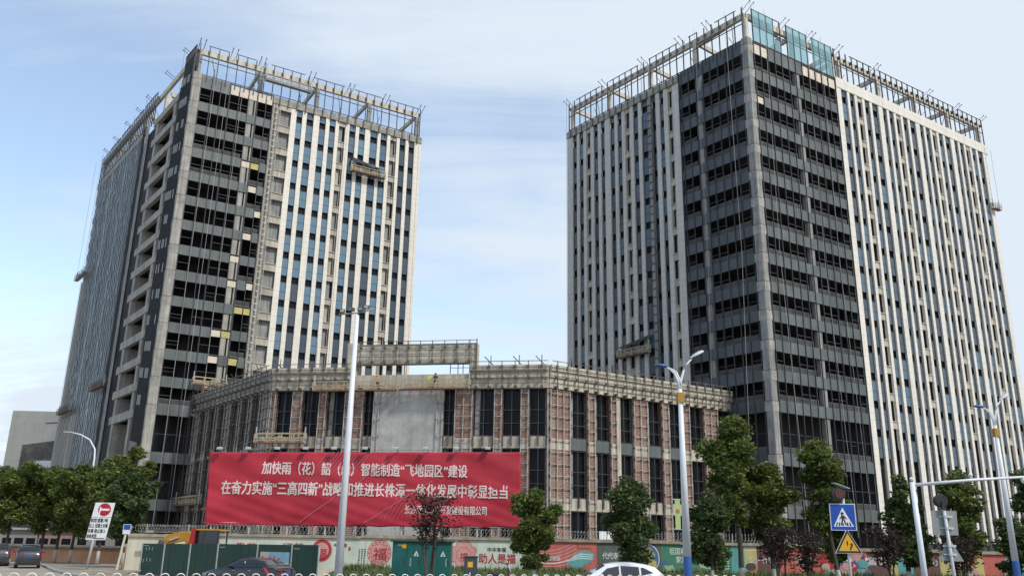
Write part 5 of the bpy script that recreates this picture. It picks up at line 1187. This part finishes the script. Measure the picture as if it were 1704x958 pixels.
b = MB(); b.box((x0, 46.5, .9), (.66, .5, 1.5)); b.build('housing', CG, t, bevel=.015); b = MB(); b.box((x0, 46.5, 1.67), (.74, .6, .06)); b.build('roof', CG, t, bevel=.01)
KF = Fr((x0-.33, 46.25), 0, -1); b = MB(); b.fbox(KF, .04, .62, .25, 1.6, .0, .015); dr = b.build('door', CG, t); poly(KF, [(.18, 1.15), (.44, 1.15), (.44, 1.42), (.18, 1.42)], .016, .02, 'yellow_label', SY, dr); poly(KF, [(.28, .75), (.33, .75), (.33, .9), (.28, .9)], .016, .03, 'handle', SW, dr)

# ------------------------------------------------------------------ white road railing with ring tops
RW = mat('railing_white', (.74, .72, .66), .5, .1, 2); f0, f1 = Vector((-16.5, 25.1, 0)), Vector((9.5, 37.0, 0)); d_ = f1-f0; ang_ = math.degrees(math.atan2(d_.y, d_.x)); nP = 9; Lp = d_.length/nP
rf = thing('road_railing', f0, 'white metal road railing with a row of rings along its top, across the foreground', 'railing')
for i in range(nP):
    F_ = Fr((f0.x+d_.x*i/nP, f0.y+d_.y*i/nP), ang_, 1); b = MB()
    for z in (.2, .75, .94): b.fbox(F_, 0, Lp, z-.02, z+.02, -.02, .02)
    n = int(round(Lp/.44))
    for k in range(n):
        s = Lp*(k+.5)/n; pts = [F_.p(s+.135*math.cos(a*math.pi/8), 1.09+.135*math.sin(a*math.pi/8), 0) for a in range(17)]; b.tube(pts, .018, 6, cap=False)
        for q in (-.11, .11): b.fbox(F_, s+q-.012, s+q+.012, .2, .94, -.012, .012)
    b.build('railing_panel', RW, rf)
    b = MB(); b.fbox(F_, -.04, .04, 0, 1.05, -.04, .04); ball(b, F_.p(0, 1.08), .05); b.build('post', RW, rf)

# ------------------------------------------------------------------ people on the platforms
def person(base, joints, label, parts, seed=0):
    """joints: {name:(pos, radius)}, bones: list; one continuous skinned body"""
    P, B = joints; names = list(P); me = bpy.data.meshes.new('person'); me.from_pydata([Vector(P[n][0]) for n in names], [(names.index(a), names.index(c)) for a, c in B], [])
    o = bpy.data.objects.new('person', me); col.objects.link(o); sk = o.modifiers.new('skin', 'SKIN'); 
    for i, n in enumerate(names):
        sv = me.skin_vertices[0].data[i]; r = P[n][1]; sv.radius = (r, r); sv.use_root = (n == 'pelvis')
    ss = o.modifiers.new('s', 'SUBSURF'); ss.levels = ss.render_levels = 2
    bpy.context.view_layer.update(); m2 = bpy.data.meshes.new_from_object(o.evaluated_get(bpy.context.evaluated_depsgraph_get())); bpy.data.objects.remove(o)
    m2.polygons.foreach_set('use_smooth', [True]*len(m2.polygons)); 
    top, legs, skin = parts; m2.materials.clear(); [m2.materials.append(q) for q in (top, legs, skin)]
    for p_ in m2.polygons:
        c = p_.center; hz = c.z
        p_.material_index = 1 if hz < .93 else 2 if (hz > 1.47 or (abs(c.x) > .3 and hz < 1.05)) else 0
    o = bpy.data.objects.new('person', m2); col.objects.link(o); o.location = base; tag(o, label, 'person'); return o
BON = [('pelvis', 'waist'), ('waist', 'chest'), ('chest', 'neck'), ('neck', 'head'), ('head', 'crown'), ('chest', 'shL'), ('shL', 'elL'), ('elL', 'haL'), ('chest', 'shR'), ('shR', 'elR'), ('elR', 'haR'), ('pelvis', 'hipL'), ('hipL', 'knL'), ('knL', 'anL'), ('anL', 'toL'), ('pelvis', 'hipR'), ('hipR', 'knR'), ('knR', 'anR'), ('anR', 'toR')]
def pose(elL, haL, elR, haR, st=.1, fw=-1):
    return {'pelvis': ((0, 0, .95), .14), 'waist': ((0, 0, 1.1), .125), 'chest': ((0, 0, 1.34), .15), 'neck': ((0, 0, 1.5), .058), 'head': ((0, .02*fw, 1.6), .095), 'crown': ((0, .01*fw, 1.68), .085), 'shL': ((-.19, 0, 1.4), .065), 'elL': (elL, .045), 'haL': (haL, .04), 'shR': ((.19, 0, 1.4), .065), 'elR': (elR, .045), 'haR': (haR, .04),
            'hipL': ((-.09, 0, .88), .1), 'knL': ((-.1-st*.4, .03, .5), .062), 'anL': ((-.1-st, 0, .09), .045), 'toL': ((-.1-st, .16*fw, .05), .04), 'hipR': ((.09, 0, .88), .1), 'knR': ((.1+st*.4, .03, .5), .062), 'anR': ((.1+st, 0, .09), .045), 'toR': ((.1+st, .16*fw, .05), .04)}
SKIN = mat('skin', (.38, .22, .15), .6, .05, 2); OTOP = mat('orange_shirt', (.55, .27, .08), .9); DTOP = mat('dark_shirt', (.03, .035, .05), .9); NAVY = mat('navy_trousers', (.03, .04, .07), .9); HELM = mat('helmet_yellow', (.72, .5, .06), .4); DKH = mat('dark_cap', (.03, .03, .03), .7); HV = mat('pale_yellow_sheet', (.55, .58, .22), .8)
def headgear(o, m_):
    b = MB(); ball(b, Vector(o.location)+Vector((0, -.01, 1.68)), .125, 12, 6, .85); b.tube([Vector(o.location)+Vector((0, -.03, 1.665)), Vector(o.location)+Vector((0, -.03, 1.68))], .15, 14); b.build('helmet', m_, o, smooth=True)
def hands(o, hs):
    for h in hs:
        b = MB(); c = Vector(o.location)+Vector(h); b.tube([c, c+Vector((0, -.02, -.05)), c+Vector((0, -.02, -.09))], [.035, .04, .032], 8)
        for k in range(4): q = c+Vector((-.03+.02*k, -.02, -.08)); b.tube([q, q+Vector((0, -.015, -.045+.004*k)), q+Vector((0, -.035, -.065+.004*k))], [.01, .009, .007], 5)
        b.tube([c+Vector((.035, -.02, -.04)), c+Vector((.055, -.04, -.075))], [.011, .008], 5); b.build('hand', SKIN, o, smooth=True)
q = PC.p(13.25, 19.2, .95); w1 = person(q, (pose((-.3, -.05, 1.16), (-.3, -.32, 1.22), (.3, .0, 1.14), (.26, -.22, 1.0)), BON), 'worker in an orange top and yellow helmet on the left platform under the raised frame', (OTOP, NAVY, SKIN)); headgear(w1, HELM); hands(w1, [(-.3, -.32, 1.22), (.26, -.22, 1.0)])
q = PC.p(20.15, 19.3, .95); w2 = person(q, (pose((-.28, -.1, 1.18), (-.42, -.2, 1.2), (.3, .0, 1.14), (.26, -.22, 1.0), st=.16), BON), 'worker in dark clothes holding a pale yellow sheet under the raised frame', (DTOP, NAVY, SKIN)); headgear(w2, DKH); hands(w2, [(-.42, -.2, 1.2), (.26, -.22, 1.0)])
b = MB(); b.box(PC.p(19.55, 20.35, 1.15), (.6, .06, .85), R_(-9.4)); tag(b.build('work_sheet', HV, bevel=.01), 'pale yellow sheet held by the dark-clothed worker on the platform', 'sheet')

# ------------------------------------------------------------------ buildings further off
FW_ = mat('far_tiles', (.70, .655, .55), .8, .07, .3); t2 = FW_.node_tree; FWG = mat('far_tiles_side', (.58, .55, .49), .8, .07, .3)
fa = Vector((-104.2, 180, 0)); FA = Fr((fa.x, fa.y), 3, -1); FB = Fr((fa.x, fa.y), 118, 1)
t = thing('distant_building', fa, 'pale tiled block beyond the trees at the left edge of the photo', 'building')
b = MB(); b.prism([(0, 0), (45, 0), (45, 60), (0, 60)], lambda u, v: fa+FA.t*u+FB.t*v, lambda u, v: fa+FA.t*u+FB.t*v+Vector((0, 0, 27.7))); b.build('wall', FW_, t)
b = MB()
for k in range(18): b.fbox(FA, 0, 45, 1.5*k+1.0, 1.5*k+1.05, 0, .02)
for k in range(22): b.fbox(FA, 2*k+1, 2*k+1.05, 0, 27.5, 0, .018)
b.build('tile_joint', FWG, t)
for k in range(9):
    for z in (7, 14.5): b = MB(); b.fbox(FB, 4+6*k, 6.2+6*k, z, z+5.4, .0, .06); b.build('window', GLN, t)
t = thing('low_brown_building', (-90, 170, 0), 'low grey-brown building between the pale block and the left tower', 'building'); BRM = brickmat('brown_brick', 0, c1=(.12, .10, .09), c2=(.17, .14, .13), mortar=(.15, .14, .13))
GA = Fr((-96.5, 172), -4, -1); GB = Fr((-96.5, 172), 112, 1)
b = MB(); b.hexa([GA.p(0, 0), GA.p(26, 0), GA.p(26, 0, -26), GA.p(0, 0, -26), GA.p(0, 19.8), GA.p(26, 23.4), GA.p(26, 23.4, -26), GA.p(0, 19.8, -26)]); b.build('wall', BRM, t)
b = MB(); b.fbox(GA, 3, 7.5, 15.5, 16.8, 0, .05); b.build('window', SW, t)
b = MB(); b.bar((-88, 171, 22), (-88, 171, 26), .1); b.bar((-92, 171, 24), (-84, 171, 24.6), .08); b.build('aerial', STEEL, t)
# site sheds and gate board behind the left trees
for i, (px0, px1, py, m_, lab) in enumerate(((0, 60, 880, GREYW, 'grey shed behind the trees above the parked cars'), (62, 118, 884, flat('shed_pink', (.36, .24, .22)), 'pinkish shed with a red sign behind the trees'), (120, 215, 880, GREYW, 'grey shed behind the no-entry board'))):
    X0, X1 = at(px0, py, 92).x, at(px1, py, 92).x; t = thing('site_shed', ((X0+X1)/2, 92, 0), lab, 'shed'); b = MB(); b.box(((X0+X1)/2, 95, 1.5), (X1-X0, 5, 3.0)); b.build('wall', m_, t); b = MB(); b.box(((X0+X1)/2, 95, 3.1), (X1-X0+.5, 5.6, .2)); b.build('roof', STEELG, t)
    for k in range(3): b = MB(); b.box((X0+(X1-X0)*(k+.5)/3, 92.48, 1.7), (.9, .06, 1.0)); b.build('window', GLN, t)
# site office board seen through a podium opening
F_ = PR; b = MB(); b.fbox(PR, 6.6, 12.5, 2.2, 4.0, .3, .36)
tag(b.build('site_board', SW), 'pale blue-white site board leaning in the ground floor opening behind the conical tree', 'board')
# cross street trees / low wooded horizon
far = []
r = random.Random(77); b = MB()
rg = np.random.default_rng(5); cl_ = []
for i in range(90):
    a = r.uniform(-1.15, 1.15); d = r.uniform(330, 420); cl_.append((math.sin(a)*d, math.cos(a)*d, r.uniform(1, 5), r.uniform(6, 11)))
me = leaves(cl_, 14000, 1.3, 5); me.materials.append(LFD); o = bpy.data.objects.new('far_woodland', me); col.objects.link(o); tag(o, 'low belt of far woodland along the horizon', 'woodland', kind='stuff')
